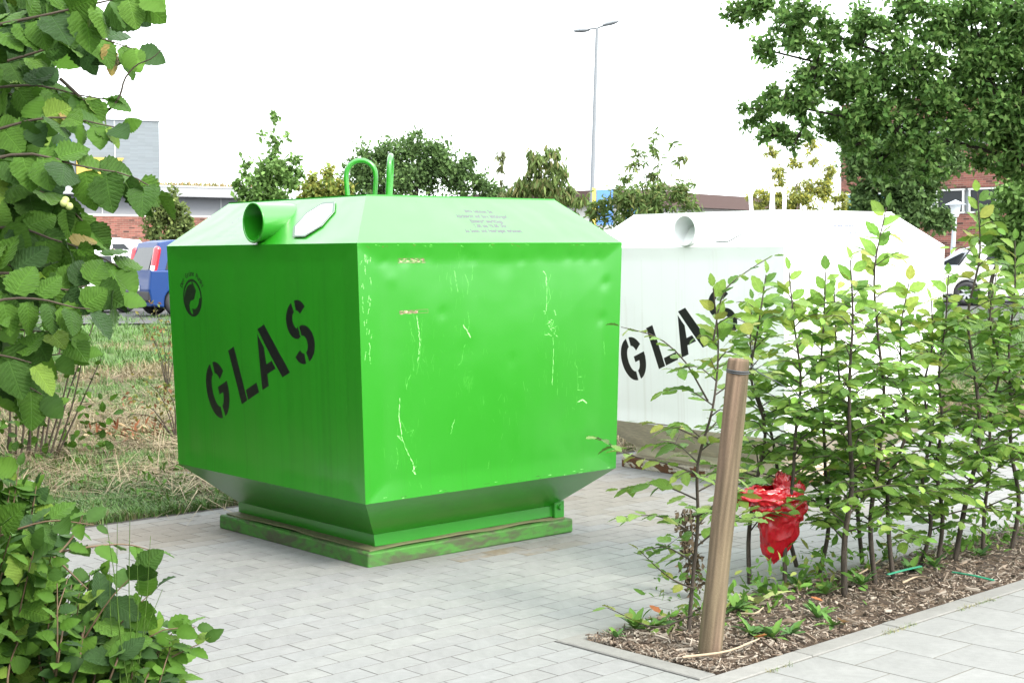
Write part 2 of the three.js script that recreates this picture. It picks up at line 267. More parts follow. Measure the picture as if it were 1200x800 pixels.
// mulch in the planting bed
const chipMat = [[0.14, 0.103, 0.074], [0.2, 0.158, 0.12], [0.08, 0.058, 0.042], [0.28, 0.24, 0.195]];
{
  rnd = mulberry(24);
  const nU = 60, nW = 10, pos = [], idx = [], uv = [];
  for (let j = 0; j <= nW; j++) for (let i = 0; i <= nU; i++) { const u = lerp(0.434, 5.4, i / nU), w = lerp(0.555, 1.248, j / nW), p = P(u, w), e = Math.min(1, Math.min(j, nW - j) / 2) * Math.min(1, i / 2); pos.push(p.x, -0.014 + e * (0.022 + 0.03 * fbm(u * 4, w * 4, 1)), p.z); uv.push(u * 1.5, w * 1.5); }
  for (let j = 0; j < nW; j++) for (let i = 0; i < nU; i++) { const a = j * (nU + 1) + i, b = a + nU + 1; idx.push(a, b, a + 1, b, b + 1, a + 1); }
  const g = new THREE.BufferGeometry(); g.setAttribute('position', new THREE.Float32BufferAttribute(pos, 3)); g.setAttribute('uv', new THREE.Float32BufferAttribute(uv, 2)); g.setIndex(idx); g.computeVertexNormals();
  const t = dataTex(256, (x, y, i, j) => { const v = 0.7 + 0.4 * tnoise(x, y, 20, 3) + 0.3 * (hash(i, j) - 0.5); return [v, v * 0.93, v * 0.85]; });
  struct('planting_bed', g, std([0.13, 0.1, 0.075], 1, { map: t, bumpMap: t, bumpScale: 0.02 }));
  const n = 11000, cg = new THREE.BoxGeometry(1, 0.22, 0.3).toNonIndexed(); { const p = cg.attributes.position; for (let i = 0; i < p.count; i++) { const x = p.getX(i); p.setY(i, p.getY(i) + 0.12 * x * x * 2); p.setZ(i, p.getZ(i) * (1 - 0.5 * Math.abs(x))); } cg.computeVertexNormals(); }
  const im = shadows(new THREE.InstancedMesh(cg, std([1, 1, 1], 0.9), n)); im.name = 'bark_mulch'; im.userData = { kind: 'stuff', label: 'brown bark and wood chips covering the planting bed', category: 'mulch' };
  const q = new THREE.Quaternion(), c = new THREE.Color();
  for (let i = 0; i < n; i++) {
    const u = lerp(0.44, 5.2, Math.pow(rnd(), 1.5)), w = rr(0.56, 1.245), p = P(u, w), big = rnd() < 0.08;
    const s = big ? rr(0.03, 0.075) : rr(0.009, 0.026);
    q.setFromEuler(new THREE.Euler(rr(-0.5, 0.5), rr(0, 6.3), rr(-0.45, 0.45)));
    im.setMatrixAt(i, M4.clone().compose(V(p.x, rr(-0.004, 0.022) + 0.012 * fbm(u * 4, w * 4, 1), p.z), q, V(s, s * rr(0.4, 0.9), s * (big ? 0.35 : rr(0.6, 1.3)))));
    const k = chipMat[Math.min(3, Math.floor(rnd() * 4.2))], f = rr(0.75, 1.3); im.setColorAt(i, c.setRGB(k[0] * f, k[1] * f, k[2] * f));
  }
  scene.add(im);
}

// ---------------------------------------------------------------- bottle-bank containers
// half widths (x, z) and height of each level of the shell
const LV = { slab0: [0.716, 0.753, 0.0], slab1: [0.716, 0.752, 0.066], neck0: [0.624, 0.684, 0.086], neck1: [0.628, 0.679, 0.146], body0: [0.866, 0.948, 0.367], body1: [0.905, 0.963, 1.643], top: [0.649, 0.682, 1.886] };
const corner = (l, sx, sz) => V(LV[l][0] * sx, LV[l][2], LV[l][1] * sz);
// sides in order: [viewer's left corner, viewer's right corner] as seen from outside
const SIDES = { street: [[-1, 1], [1, 1]], left: [[-1, -1], [-1, 1]], back: [[1, -1], [-1, -1]], right: [[1, 1], [1, -1]] };
function panel(lo, hi, side, nx, ny, bend) {
  const [[ax, az], [bx, bz]] = SIDES[side], A = corner(lo, ax, az), B = corner(lo, bx, bz), C = corner(hi, bx, bz), D = corner(hi, ax, az);
  const n = B.clone().sub(A).cross(D.clone().sub(A)).normalize(), W = A.distanceTo(B), H = A.clone().lerp(B, 0.5).distanceTo(D.clone().lerp(C, 0.5));
  const pos = [], uv = [], idx = [];
  for (let j = 0; j <= ny; j++) for (let i = 0; i <= nx; i++) {
    const a = i / nx, b = j / ny, p = A.clone().lerp(B, a).lerp(D.clone().lerp(C, a), b);
    if (bend) p.addScaledVector(n, bend(a * W, b * H, W, H) * Math.min(1, 14 * Math.min(a, 1 - a, b, 1 - b)));
    pos.push(p.x, p.y, p.z); uv.push(a, b);
  }
  for (let j = 0; j < ny; j++) for (let i = 0; i < nx; i++) { const a = j * (nx + 1) + i, b = a + nx + 1; idx.push(a, a + 1, b + 1, a, b + 1, b); }
  const g = new THREE.BufferGeometry(); g.setAttribute('position', new THREE.Float32BufferAttribute(pos, 3)); g.setAttribute('uv', new THREE.Float32BufferAttribute(uv, 2)); g.setIndex(idx); g.computeVertexNormals(); return { g, W, H, n };
}
function canvas(w, h, draw) { const c = document.createElement('canvas'); c.width = w; c.height = h; draw(c.getContext('2d'), w, h); const t = new THREE.CanvasTexture(c); t.colorSpace = THREE.SRGBColorSpace; t.magFilter = THREE.LinearFilter; return t; }
const css = c => '#' + lin(...c).getHexString();
function mottle(x, w, h, n, dark, light) { for (let i = 0; i < n; i++) { const d = rnd() < 0.5; x.fillStyle = d ? dark : light; const s = rr(1, 5); x.fillRect(rnd() * w, rnd() * h, s, s * rr(0.5, 2)); } }
// stencil capitals, 1 unit = 1 m, origin at the lower left
function arcBand(x, cx, cy, rx, ry, ix, iy, a0, a1) { x.beginPath(); const n = 30; for (let i = 0; i <= n; i++) { const a = lerp(a0, a1, i / n) * Math.PI / 180; x.lineTo(cx + rx * Math.cos(a), cy + ry * Math.sin(a)); } for (let i = n; i >= 0; i--) { const a = lerp(a0, a1, i / n) * Math.PI / 180; x.lineTo(cx + ix * Math.cos(a), cy + iy * Math.sin(a)); } x.closePath(); x.fill(); }
function poly(x, ps) { x.beginPath(); ps.forEach(p => x.lineTo(...p)); x.closePath(); x.fill(); }
function glas(x) {
  // G
  arcBand(x, 0.118, 0.155, 0.118, 0.16, 0.05, 0.095, 94, 266); arcBand(x, 0.132, 0.155, 0.118, 0.16, 0.05, 0.095, 86, 28); arcBand(x, 0.132, 0.155, 0.118, 0.16, 0.05, 0.095, -86, 2); poly(x, [[0.135, 0.125], [0.25, 0.125], [0.25, 0.168], [0.135, 0.168]]);
  // L
  poly(x, [[0.342, 0], [0.41, 0], [0.41, 0.312], [0.342, 0.312]]); poly(x, [[0.42, 0], [0.552, 0], [0.552, 0.056], [0.42, 0.056]]);
  // A
  poly(x, [[0.685, 0.312], [0.76, 0.312], [0.878, 0], [0.8, 0]]); poly(x, [[0.59, 0], [0.66, 0], [0.676, 0.062], [0.762, 0.062], [0.745, 0.112], [0.69, 0.112], [0.706, 0.2], [0.672, 0.29]]);
  // S
  arcBand(x, 1.058, 0.225, 0.1, 0.098, 0.036, 0.045, 96, 262); arcBand(x, 1.07, 0.225, 0.1, 0.098, 0.036, 0.045, 84, 20); arcBand(x, 1.058, 0.088, 0.1, 0.098, 0.036, 0.045, 264, 200); arcBand(x, 1.07, 0.088, 0.1, 0.098, 0.036, 0.045, -84, 84); poly(x, [[1.0, 0.16], [1.058, 0.19], [1.058, 0.13], [1.03, 0.135]]); poly(x, [[1.07, 0.186], [1.135, 0.155], [1.1, 0.13], [1.07, 0.134]]);
}
function recyclingMark(x, r) {
  // two arrows turning into each other in a ring, with the words over it
  x.lineWidth = r * 0.13; x.beginPath(); x.arc(0, 0, r * 0.93, 0, 2 * Math.PI); x.stroke();
  x.beginPath(); x.moveTo(-r * 0.9, -r * 0.2); x.bezierCurveTo(-r * 0.8, r * 0.55, -r * 0.35, r * 0.75, -r * 0.02, r * 0.72); x.lineTo(-r * 0.02, r * 0.95); x.lineTo(r * 0.42, r * 0.4); x.lineTo(r * 0.2, -r * 0.05); x.lineTo(r * 0.02, -r * 0.12); x.bezierCurveTo(-r * 0.5, -r * 0.05, -r * 0.45, -r * 0.75, -r * 0.05, -r * 0.92); x.bezierCurveTo(-r * 0.5, -r * 0.95, -r * 0.85, -r * 0.6, -r * 0.9, -r * 0.2); x.closePath(); x.fill();
  x.beginPath(); x.moveTo(r * 0.9, 0); x.bezierCurveTo(r * 0.9, -r * 0.5, r * 0.5, -r * 0.9, 0, -r * 0.95); x.lineTo(-r * 0.08, -r * 0.55); x.lineTo(r * 0.2, -r * 0.6); x.bezierCurveTo(r * 0.5, -r * 0.5, r * 0.68, -r * 0.3, r * 0.72, 0); x.closePath(); x.fill();
}
function upright(x, fn) { x.save(); x.scale(1, -1); fn(); x.restore(); }
const dents = []; { rnd = mulberry(31); for (const [s, t, r, d] of [[0.28, 1.2, 0.05, 9], [0.36, 1.225, 0.04, 7], [0.42, 1.21, 0.035, 6], [0.64, 1.23, 0.06, 10], [0.7, 1.2, 0.05, 6], [0.5, 0.92, 0.05, 6], [1.02, 1.19, 0.04, 6], [1.15, 1.22, 0.06, 7], [1.35, 1.21, 0.05, 8], [1.44, 1.2, 0.04, 6], [1.626, 1.05, 0.05, 10], [1.6, 0.85, 0.05, 8], [1.55, 1.2, 0.05, 7], [0.16, 1.19, 0.035, 6], [1.3, 0.3, 0.18, 7], [1.5, 0.25, 0.12, -5], [1.35, 0.16, 0.1, 5], [0.65, 0.72, 0.12, 5], [0.9, 1.16, 0.1, 5], [0.2, 1.1, 0.06, -4], [1.7, 0.6, 0.05, 6], [0.95, 0.66, 0.06, 5]]) dents.push([s, t, r * 0.8, d / 1900]); }
const streetBend = (s, t, W, H) => {
  let d = -0.012 * Math.max(Math.abs(s / W - 0.52) * 2, Math.abs(t / H - 0.42) * 1.9) + 0.005 * fbm(s * 1.6, t * 1.6, 4) + 0.0016 * N3(s * 9, t * 3, 8);
  for (const [a, b, r, k] of dents) { const q = ((s - a) ** 2 + (t - b) ** 2) / (r * r); if (q < 4) d -= k * Math.exp(-q * 2.2); } return d;
};
const leftBend = (s, t, W, H) => 0.009 * Math.max(Math.abs(s / W - 0.5) * 2, Math.abs(t / H - 0.45) * 2) * -1 + 0.0045 * N3(s * 5.5, t * 0.5, 2) + 0.004 * fbm(s * 1.5, t * 1.3, 7);
const roofBend = k => (s, t) => 0.006 * fbm(s * 2.2, t * 2.2, k) + 0.002 * N3(s * 8, t * 8, k);

function container(o) {
  const { paint, label, cat, pos, turn, tilt, letters, print, white } = o;
  const T = thing('bottle_bank_container', label, cat, pos, turn, 'bottle bank containers on the paving');
  T.rotation.set(tilt[0], turn, tilt[1], 'YXZ');
  const shine = { clearcoat: white ? 0.4 : 0.85, clearcoatRoughness: 0.2 };
  const R = white ? 0.45 : 0.36;
  const paintTex = (w, h, draw) => canvas(w, h, (x, W, H) => { x.fillStyle = css(paint); x.fillRect(0, 0, W, H); mottle(x, W, H, 1400, white ? 'rgba(120,110,90,0.05)' : 'rgba(0,60,0,0.05)', white ? 'rgba(255,255,255,0.1)' : 'rgba(190,255,170,0.035)'); draw && draw(x, W, H); });
  const pm = (t, more = {}) => phy([1, 1, 1], R, { map: t, ...shine, ...more });
  const plain = phy(paint, R, shine);
  rnd = mulberry(o.seed);
  // walls
  const st = panel('body0', 'body1', 'street', 90, 66, streetBend);
  mesh('wall_panel', st.g, pm(paintTex(1400, 1000, (x, W, H) => {
    const k = W / st.W, line = (ps, w, c) => { x.strokeStyle = c; x.lineCap = 'round'; x.lineJoin = 'round'; for (let i = 1; i < ps.length; i++) { const n = 7; for (let q = 0; q < n; q++) { if (rnd() < 0.1) continue; x.lineWidth = w * k * rr(0.15, 0.8); x.beginPath(); const a = ps[i - 1], b = ps[i]; const p = t => [(lerp(a[0], b[0], t) + rr(-0.003, 0.003)) * k, H - (lerp(a[1], b[1], t)) * k]; x.moveTo(...p(q / n)); x.lineTo(...p((q + 1) / n)); x.stroke(); } } };
    if (white) return;
    const pale = 'rgba(175,225,160,0.8)', faint = 'rgba(140,210,125,0.5)';
    line([[0.342, 0.885], [0.352, 0.82], [0.358, 0.755], [0.341, 0.653]], 0.006, pale); line([[0.3, 0.86], [0.31, 0.8], [0.33, 0.76]], 0.003, faint); line([[0.375, 0.88], [0.37, 0.8], [0.36, 0.7], [0.335, 0.6]], 0.003, faint);
    line([[0.3, 0.6], [0.277, 0.567], [0.27, 0.53]], 0.005, faint); line([[0.229, 0.49], [0.222, 0.42], [0.236, 0.3], [0.27, 0.22], [0.3, 0.17], [0.315, 0.112]], 0.0075, pale); line([[0.235, 0.38], [0.27, 0.32], [0.31, 0.33], [0.29, 0.3]], 0.004, faint); line([[0.204, 0.252], [0.212, 0.2], [0.196, 0.15]], 0.004, faint); line([[0.236, 0.3], [0.21, 0.31], [0.24, 0.28]], 0.004, pale); line([[0.315, 0.112], [0.3, 0.13], [0.318, 0.15]], 0.005, pale); line([[0.34, 0.07], [0.35, 0.04]], 0.003, faint);
    line([[0.63, 0.83], [0.66, 0.79], [0.68, 0.76]], 0.008, pale); line([[0.66, 0.9], [0.67, 0.84], [0.66, 0.8]], 0.003, faint); line([[0.64, 0.73], [0.614, 0.638], [0.59, 0.63]], 0.004, faint); for (let i = 0; i < 8; i++) line([[0.63 + 0.008 * i, 0.57], [0.63 + 0.008 * i, 0.5 + rr(0, 0.03)]], 0.002, faint);
    line([[0.57, 0.36], [0.555, 0.33], [0.545, 0.29]], 0.004, pale); line([[0.58, 1.1], [0.59, 1.04], [0.6, 0.99]], 0.007, faint); line([[0.65, 1.08], [0.67, 1.03], [0.66, 0.98]], 0.004, faint); line([[0.55, 1.07], [0.56, 1.0]], 0.003, faint); line([[0.7, 1.12], [0.69, 1.05]], 0.003, faint);
    line([[1.17, 1.09], [1.19, 1.07], [1.195, 0.97], [1.19, 0.88]], 0.006, pale); line([[1.23, 1.08], [1.2, 1.02], [1.22, 0.95], [1.19, 0.9]], 0.004, faint); for (let i = 0; i < 9; i++) { const a = [1.17 + rr(0, 0.09), 0.76 + rr(0, 0.13)]; line([a, [a[0] + rr(-0.03, 0.03), a[1] + rr(-0.05, 0.05)], [a[0] + rr(-0.03, 0.03), a[1] + rr(-0.05, 0.03)]], 0.0035, pale); }
    line([[1.24, 0.74], [1.241, 0.6], [1.235, 0.49]], 0.005, pale); line([[1.27, 0.55], [1.279, 0.434]], 0.006, faint); line([[1.4, 0.6], [1.422, 0.566], [1.43, 0.45], [1.47, 0.445]], 0.005, faint); line([[1.43, 0.52], [1.46, 0.52]], 0.004, faint); line([[1.43, 0.385], [1.47, 0.395], [1.5, 0.375]], 0.01, pale); line([[0.8, 0.13], [0.79, 0.09]], 0.003, faint); line([[1.62, 0.7], [1.63, 0.62]], 0.004, faint);
    for (let i = 0; i < 26; i++) { const a = [rr(0.02, 0.08), rr(0.7, 1.27)]; line([a, [a[0] + rr(-0.01, 0.01), a[1] - rr(0.01, 0.04)]], 0.004, pale); } for (let i = 0; i < 30; i++) { const a = [rr(0.01, 1.75), H / k - rr(0.002, 0.02)]; line([a, [a[0] + rr(0.005, 0.03), a[1] - rr(0, 0.01)]], 0.004, rnd() < 0.3 ? 'rgba(120,80,50,0.6)' : faint); } for (let i = 0; i < 25; i++) { const a = [rr(0.01, 1.7), rr(0.002, 0.02)]; line([a, [a[0] + rr(0.005, 0.04), a[1]]], 0.004, rnd() < 0.5 ? 'rgba(40,60,20,0.6)' : pale); }
    for (let i = 0; i < 260; i++) { const c0 = [[0.34, 0.7], [0.24, 0.3], [0.62, 0.6], [1.2, 0.9], [1.24, 0.6], [0.6, 1.02], [1.43, 0.5], [0.9, 0.4]][ri(8)], a = [c0[0] + gauss() * 0.07, c0[1] + gauss() * 0.12]; x.strokeStyle = `rgba(190,235,175,${rr(0.05, 0.28)})`; x.lineWidth = rr(0.6, 1.8); x.beginPath(); x.moveTo(a[0] * k, H - a[1] * k); x.lineTo((a[0] + gauss() * 0.008) * k, H - (a[1] - rr(0.005, 0.05)) * k); x.stroke(); }
    // torn sticker remains
    const rag = (s, t, w, h) => { for (let i = 0; i < 70; i++) { x.fillStyle = rnd() < 0.6 ? 'rgba(120,95,80,0.75)' : 'rgba(190,170,150,0.7)'; x.fillRect((s + rnd() * w) * k, H - (t + rnd() * h) * k, rr(4, 14), rr(2, 4)); } x.strokeStyle = 'rgba(110,85,70,0.8)'; x.lineWidth = 2; x.strokeRect(s * k, H - (t + h) * k, w * k, h * k); };
    rag(0.24, 1.142, 0.15, 0.02); rag(0.24, 0.898, 0.1, 0.014); x.strokeStyle = 'rgba(120,95,80,0.8)'; x.lineWidth = 2; x.strokeRect(0.34 * k, H - 0.914 * k, 0.07 * k, 0.016 * k);
    // grimy run-off stains
    for (let i = 0; i < 40; i++) { x.fillStyle = `rgba(40,70,20,${rr(0.03, 0.08)})`; const a = rr(0, st.W); x.fillRect(a * k, H - rr(0.02, 0.25) * k, rr(2, 6), H); }
  })), T);
  const lf = panel('body0', 'body1', 'left', 90, 60, leftBend);
  mesh('wall_panel', lf.g, pm(paintTex(1900, 1280, (x, W, H) => {
    const k = W / lf.W;
    for (let i = 0; i < 70; i++) { x.fillStyle = white ? `rgba(120,110,90,${rr(0.01, 0.04)})` : `rgba(0,50,0,${rr(0.02, 0.06)})`; const a = rnd() * W, t = rnd() * H * 0.6; x.fillRect(a, t, rr(2, 22), H); }
    x.save(); x.translate(0, H); x.scale(k, -k); x.fillStyle = x.strokeStyle = css([0.006, 0.0065, 0.008]);
    x.save(); x.translate(0.436, 0.278); x.rotate(22.3 * Math.PI / 180); glas(x); x.restore();
    if (print) {
      x.translate(0.256, 0.98); x.globalAlpha = 0.85; recyclingMark(x, 0.108);
      const words = 'Der Grüne Punkt'; x.font = 'bold 40px sans-serif'; x.textAlign = 'center'; [...words].forEach((c, i) => { const a = (150 - i * (120 / 14)) * Math.PI / 180; x.save(); x.translate(0.125 * Math.cos(a), 0.125 * Math.sin(a)); x.rotate(a - Math.PI / 2); x.scale(0.001, -0.001); x.fillText(c, 0, 0); x.restore(); });
    }
    x.restore();
  })), T);
  for (const s of ['back', 'right']) mesh('wall_panel', panel('body0', 'body1', s, 6, 6).g, plain, T);
  // sloping roof
  const ink = white ? 'rgba(40,45,100,0.9)' : 'rgba(0,18,12,0.95)';
  const rs = panel('body1', 'top', 'street', 60, 14, roofBend(3));
  mesh('roof_panel', rs.g, pm(paintTex(1400, 280, (x, W, H) => {
    const k = W / rs.W, say = (t, s, y, w, b) => { x.save(); x.font = `bold ${Math.round(0.038 * k)}px sans-serif`; x.textAlign = 'center'; x.fillStyle = ink; x.translate(s * k, H - y * k * H / (rs.H * k)); const m = x.measureText(t).width || 100; x.scale(w * k / m, 1); x.fillText(t, 0, 0); x.strokeStyle = ink; x.lineWidth = 3.5; x.strokeText(t, 0, 0); x.restore(); };
    if (white) { x.strokeStyle = ink; x.lineWidth = 4; x.beginPath(); x.arc(0.62 * k, H * 0.42, 16, 0, 7); x.stroke(); say('Nehlsen', 0.83, 0.2, 0.3, true); say('Entsorgung und Verwertung', 0.95, 0.13, 0.34); return; }
    say('Bitte nehmen Sie', 0.925, 0.243, 0.24, true); say('Rücksicht auf Ihre Mitbürger!', 0.925, 0.2, 0.42, true); say('Einwurf werktags', 0.925, 0.158, 0.26, true); say('7.00 bis 19.00 Uhr.', 0.93, 0.12, 0.26, true); say('An Sonn- und Feiertagen verboten!', 0.925, 0.08, 0.42);
  })), T);
  const rl = panel('body1', 'top', 'left', 60, 14, roofBend(9));
  mesh('roof_panel', rl.g, pm(paintTex(1400, 280, (x, W, H) => {
    const k = W / rl.W, q = H / rl.H, tint = white ? 'rgba(90,90,110,0.18)' : ink; x.fillStyle = x.strokeStyle = tint;
    x.lineWidth = 7; x.beginPath(); x.ellipse(0.455 * k, H - 0.2 * q, 0.024 * k, 0.02 * q, 0, 0, 7); x.stroke();
    x.font = `italic bold ${Math.round(0.052 * k)}px sans-serif`; x.fillText('Nehlsen', 0.5 * k, H - 0.182 * q); x.font = `${Math.round(0.03 * k)}px sans-serif`; x.fillText('Containerdienst', 0.47 * k, H - 0.138 * q); x.fillText('von der A bis Z Abfuhr', 0.44 * k, H - 0.1 * q); x.font = `bold ${Math.round(0.032 * k)}px sans-serif`; x.fillText('0 800 - 0 00 00 00', 0.44 * k, H - 0.063 * q);
  })), T);
  for (const s of ['back', 'right']) mesh('roof_panel', panel('body1', 'top', s, 4, 2).g, plain, T);
  mesh('top_plate', new THREE.BoxGeometry(LV.top[0] * 2 + 0.004, 0.008, LV.top[1] * 2 + 0.004).translate(0, LV.top[2] + 0.001, 0), plain, T);
  // funnel and neck under the body
  const low = o.lowMat || plain;
  for (const s of ['street', 'left', 'back', 'right']) mesh('funnel_panel', panel('neck1', 'body0', s, 20, 6, (a, b) => 0.004 * fbm(a * 3, b * 3, 5)).g, low, T);
  mesh('neck', merged(['street', 'left', 'back', 'right'].map(s => panel('neck0', 'neck1', s, 2, 1).g)), low, T);
  // thin bent flange, then the footing slab
  { const g = new THREE.BoxGeometry(1.37, 0.007, 1.44, 40, 1, 40), p = g.attributes.position; for (let i = 0; i < p.count; i++) { const x = p.getX(i), z = p.getZ(i), e = Math.max(Math.abs(x) / 0.685, Math.abs(z) / 0.72); p.setY(i, p.getY(i) + (e > 0.93 ? 0.012 * N3(x * 3, z * 3, o.seed) - 0.003 : 0)); } g.computeVertexNormals(); mesh('flange', g.translate(0, 0.084, 0), o.flange, T); }
  { const g = new RoundedBoxGeometry(LV.slab0[0] * 2, 0.08, LV.slab0[1] * 2, 2, 0.012), p = g.attributes.position; for (let i = 0; i < p.count; i++) p.setX(i, p.getX(i) + 0.004 * N3(p.getX(i) * 5, p.getY(i) * 9, p.getZ(i) * 5)); const u = g.attributes.uv; for (let i = 0; i < p.count; i++) u.setXY(i, (p.getX(i) + p.getZ(i)) * 0.9, p.getY(i) * 2.2 + p.getX(i) * 0.2); mesh('footing_slab', g.translate(0, 0.032, 0), o.slab, T); }
  // hinge lug with its bolt at the street-side end of the neck
  for (const sx of [1]) { const l = mesh('hinge_lug', new RoundedBoxGeometry(0.075, 0.1, 0.03, 2, 0.006).translate(0.655 * sx, 0.125, 0.69), low, T); mesh('bolt', new THREE.CylinderGeometry(0.016, 0.016, 0.02, 6).rotateX(Math.PI / 2).translate(0.655 * sx, 0.14, 0.71), plain, l); }
  // throw-in tube
  { const r = 0.104, zc = o.tubeZ, yc = 1.758, x0 = -LV.body1[0] - 0.02, prof = [[r - 0.004, 0], [r, 0.006], [r, 0.34], [r - 0.006, 0.34], [r - 0.006, 0.006], [r - 0.004, 0]].map(p => new THREE.Vector2(p[0], p[1]));
    const g = new THREE.LatheGeometry(prof, 48).rotateZ(-Math.PI / 2).translate(x0, yc, zc); const t = mesh('throw_in_tube', g, plain, T);
    mesh('tube_rim', new THREE.TorusGeometry(r - 0.002, 0.006, 8, 48).rotateY(Math.PI / 2).translate(x0, yc, zc), plain, t);
    mesh('inner_flap', new THREE.CircleGeometry(r - 0.008, 32).rotateY(-Math.PI / 2).rotateZ(0.25).translate(x0 + 0.3, yc, zc), plain, t); }
  // eight-sided sign
  { const R8 = 0.142, [[ax, az], [bx, bz]] = SIDES.left, A = corner('body1', ax, az), B = corner('body1', bx, bz), D = corner('top', ax, az), C = corner('top', bx, bz), ux = B.clone().sub(A).normalize(), nn = ux.clone().cross(D.clone().lerp(C, 0.5).sub(A.clone().lerp(B, 0.5)).normalize()).normalize(), vy = nn.clone().cross(ux);
    const c = A.clone().addScaledVector(ux, lf.W + 0.04 - 0.57).addScaledVector(vy, 0.176).addScaledVector(nn, 0.007), mk = (ra, rb, off = 0) => { const s = new THREE.Shape(); for (let k = 0; k < 8; k++) { const a = (k + 0.5) * Math.PI / 4; k ? s.lineTo(ra * Math.cos(a), ra * Math.sin(a)) : s.moveTo(ra * Math.cos(a), ra * Math.sin(a)); } s.closePath(); if (rb) { const h = new THREE.Path(); for (let k = 0; k < 8; k++) { const a = (k + 0.5) * Math.PI / 4; k ? h.lineTo(rb * Math.cos(a), rb * Math.sin(a)) : h.moveTo(rb * Math.cos(a), rb * Math.sin(a)); } h.closePath(); s.holes.push(h); } return new THREE.ExtrudeGeometry(s, { depth: 0.0012, bevelEnabled: false }).applyMatrix4(M4.clone().makeBasis(ux, vy, nn).setPosition(c.clone().addScaledVector(nn, off))); };
    const sign = mesh('octagon_sign', mk(R8), phy([0.78, 0.78, 0.78], 0.35), T); mesh('sign_border', mk(R8, R8 - (white ? 0.005 : 0.016), 0.0015), phy(white ? [0.2, 0.19, 0.24] : [0.1, 0.15, 0.12], 0.4), sign); }
  // lifting loops
  for (const [dx, dz, w, h, a, lean] of o.loops) {
    const pts = []; const r = w / 2; pts.push(V(-r * 0.86, -0.02, 0), V(-r * 0.97, h * 0.35, 0)); for (let k = 0; k <= 8; k++) { const q = Math.PI - k / 8 * Math.PI; pts.push(V(r * Math.cos(q), h - r + r * Math.sin(q), 0)); } pts.push(V(r * 0.97, h * 0.35, 0), V(r * 0.86, -0.02, 0));
    const g = tube(pts, 0.0145, 0.0145, 10, 48).rotateX(lean).rotateY(a).translate(dx, LV.top[2], dz); mesh('lifting_loop', g, plain, T);
  }
  return T;
}
const GREEN = [0.017, 0.228, 0.008], WHITE = [0.76, 0.775, 0.775];
const slabTex = dataTex(512, (x, y, i, j) => { const d = clamp(0.35 + 1.2 * tnoise(x, y, 6, 2) + 0.8 * tnoise(x, y, 25, 5), 0, 1), v = 0.85 + 0.2 * (hash(i, j) - 0.5); return [lerp(0.3, 0.33, d) * v, lerp(0.56, 0.37, d) * v, lerp(0.22, 0.26, d) * v]; });
const rustTex = dataTex(512, (x, y, i, j) => { const n = tnoise(x, y * 0.6, 7, 2) + 0.6 * tnoise(x, y, 28, 5), r = n > 0.05 ? 1 : 0, v = 0.85 + 0.25 * (hash(i, j) - 0.5) + 0.2 * tnoise(x, y, 50, 1); return r ? [0.42 * v, 0.27 * v, 0.17 * v] : [0.78 * v, 0.74 * v, 0.68 * v]; });
const dirtTex = dataTex(512, (x, y, i, j) => { const v = 0.86 + 0.1 * tnoise(x, y * 0.2, 9, 2) + 0.1 * tnoise(x, y, 40, 3) + 0.06 * (hash(i, j) - 0.5); return [v, v * 0.965, v * 0.9]; });
const greenBin = container({
  paint: GREEN, label: 'bright green dented steel bottle bank with black stencilled lettering', cat: 'container', pos: V(-0.6886, 0.008, -8.2919), turn: Math.PI / 2 - 0.855, tilt: [0.0035, 0.006], seed: 41, print: true,
  slab: phy([1, 1, 1], 0.75, { map: slabTex }), flange: std([0.2, 0.22, 0.13], 0.8, { map: dirtTex }), tubeZ: 0.963 - 0.918,
  loops: [[-0.13, -0.1, 0.168, 0.235, -0.72, 0], [-0.01, 0.0, 0.165, 0.262, 0.86, 0.06]],
});
const whiteBin = container({
  paint: WHITE, white: true, label: 'white steel bottle bank half hidden behind the leafy hedge', cat: 'container', pos: V(1.853, 0.006, -10.724), turn: Math.PI / 2 - 0.8777, tilt: [0.004, 0.006], seed: 42, print: false,
  lowMat: std([0.85, 0.82, 0.77], 0.7, { map: dirtTex }), slab: std([1, 1, 1], 0.85, { map: rustTex, bumpMap: rustTex, bumpScale: 0.004 }), flange: std([0.5, 0.47, 0.42], 0.8, { map: dirtTex }), tubeZ: 0.963 - 0.86,
  loops: [[0.0, 0.0, 0.16, 0.27, -0.72, 0], [0.095, 0.085, 0.12, 0.185, -0.1, 0]],
});

// ---------------------------------------------------------------- buildings behind
const brickTex = dataTex(512, (x, y, i, j) => {
  const rows = 32, cols = 10, r = Math.floor(y * rows), fy = y * rows - r, cx = x * cols + (r % 2) * 0.5, c = Math.floor(cx), fx = cx - c, m = fx < 0.04 || fy < 0.13;
  const h = hash(c % cols, r), v = 0.85 + 0.3 * h + 0.1 * (hash(i, j) - 0.5), dark = hash(c % cols + 50, r) > 0.86 ? 0.62 : 1;
  return m ? [0.6, 0.53, 0.48] : [0.57 * v * dark, 0.36 * v * dark, 0.32 * v * dark];
});
const cladTex = dataTex(256, (x, y, i, j) => { const v = 0.9 + 0.05 * (hash(i >> 5, j >> 3) - 0.5) + (j % 16 < 2 ? -0.05 : 0); return [v * 0.97, v, v * 1.02]; });
const glassDark = phy([0.02, 0.024, 0.028], 0.08, { ior: 1.45, specularIntensity: 0.6 }), glassTeal = phy([0.12, 0.3, 0.34], 0.08), frameWhite = std([0.62, 0.62, 0.6], 0.5);
const uvBox = (w, h, d, x, y, z, s = 0.42) => { const g = box(w, h, d, x, y, z), p = g.attributes.position, n = g.attributes.normal, u = g.attributes.uv; for (let i = 0; i < p.count; i++) { const a = Math.abs(n.getX(i)) > 0.5 ? p.getZ(i) : p.getX(i), b = Math.abs(n.getY(i)) > 0.5 ? p.getZ(i) : p.getY(i); u.setXY(i, a * s, b * s); } return g; };
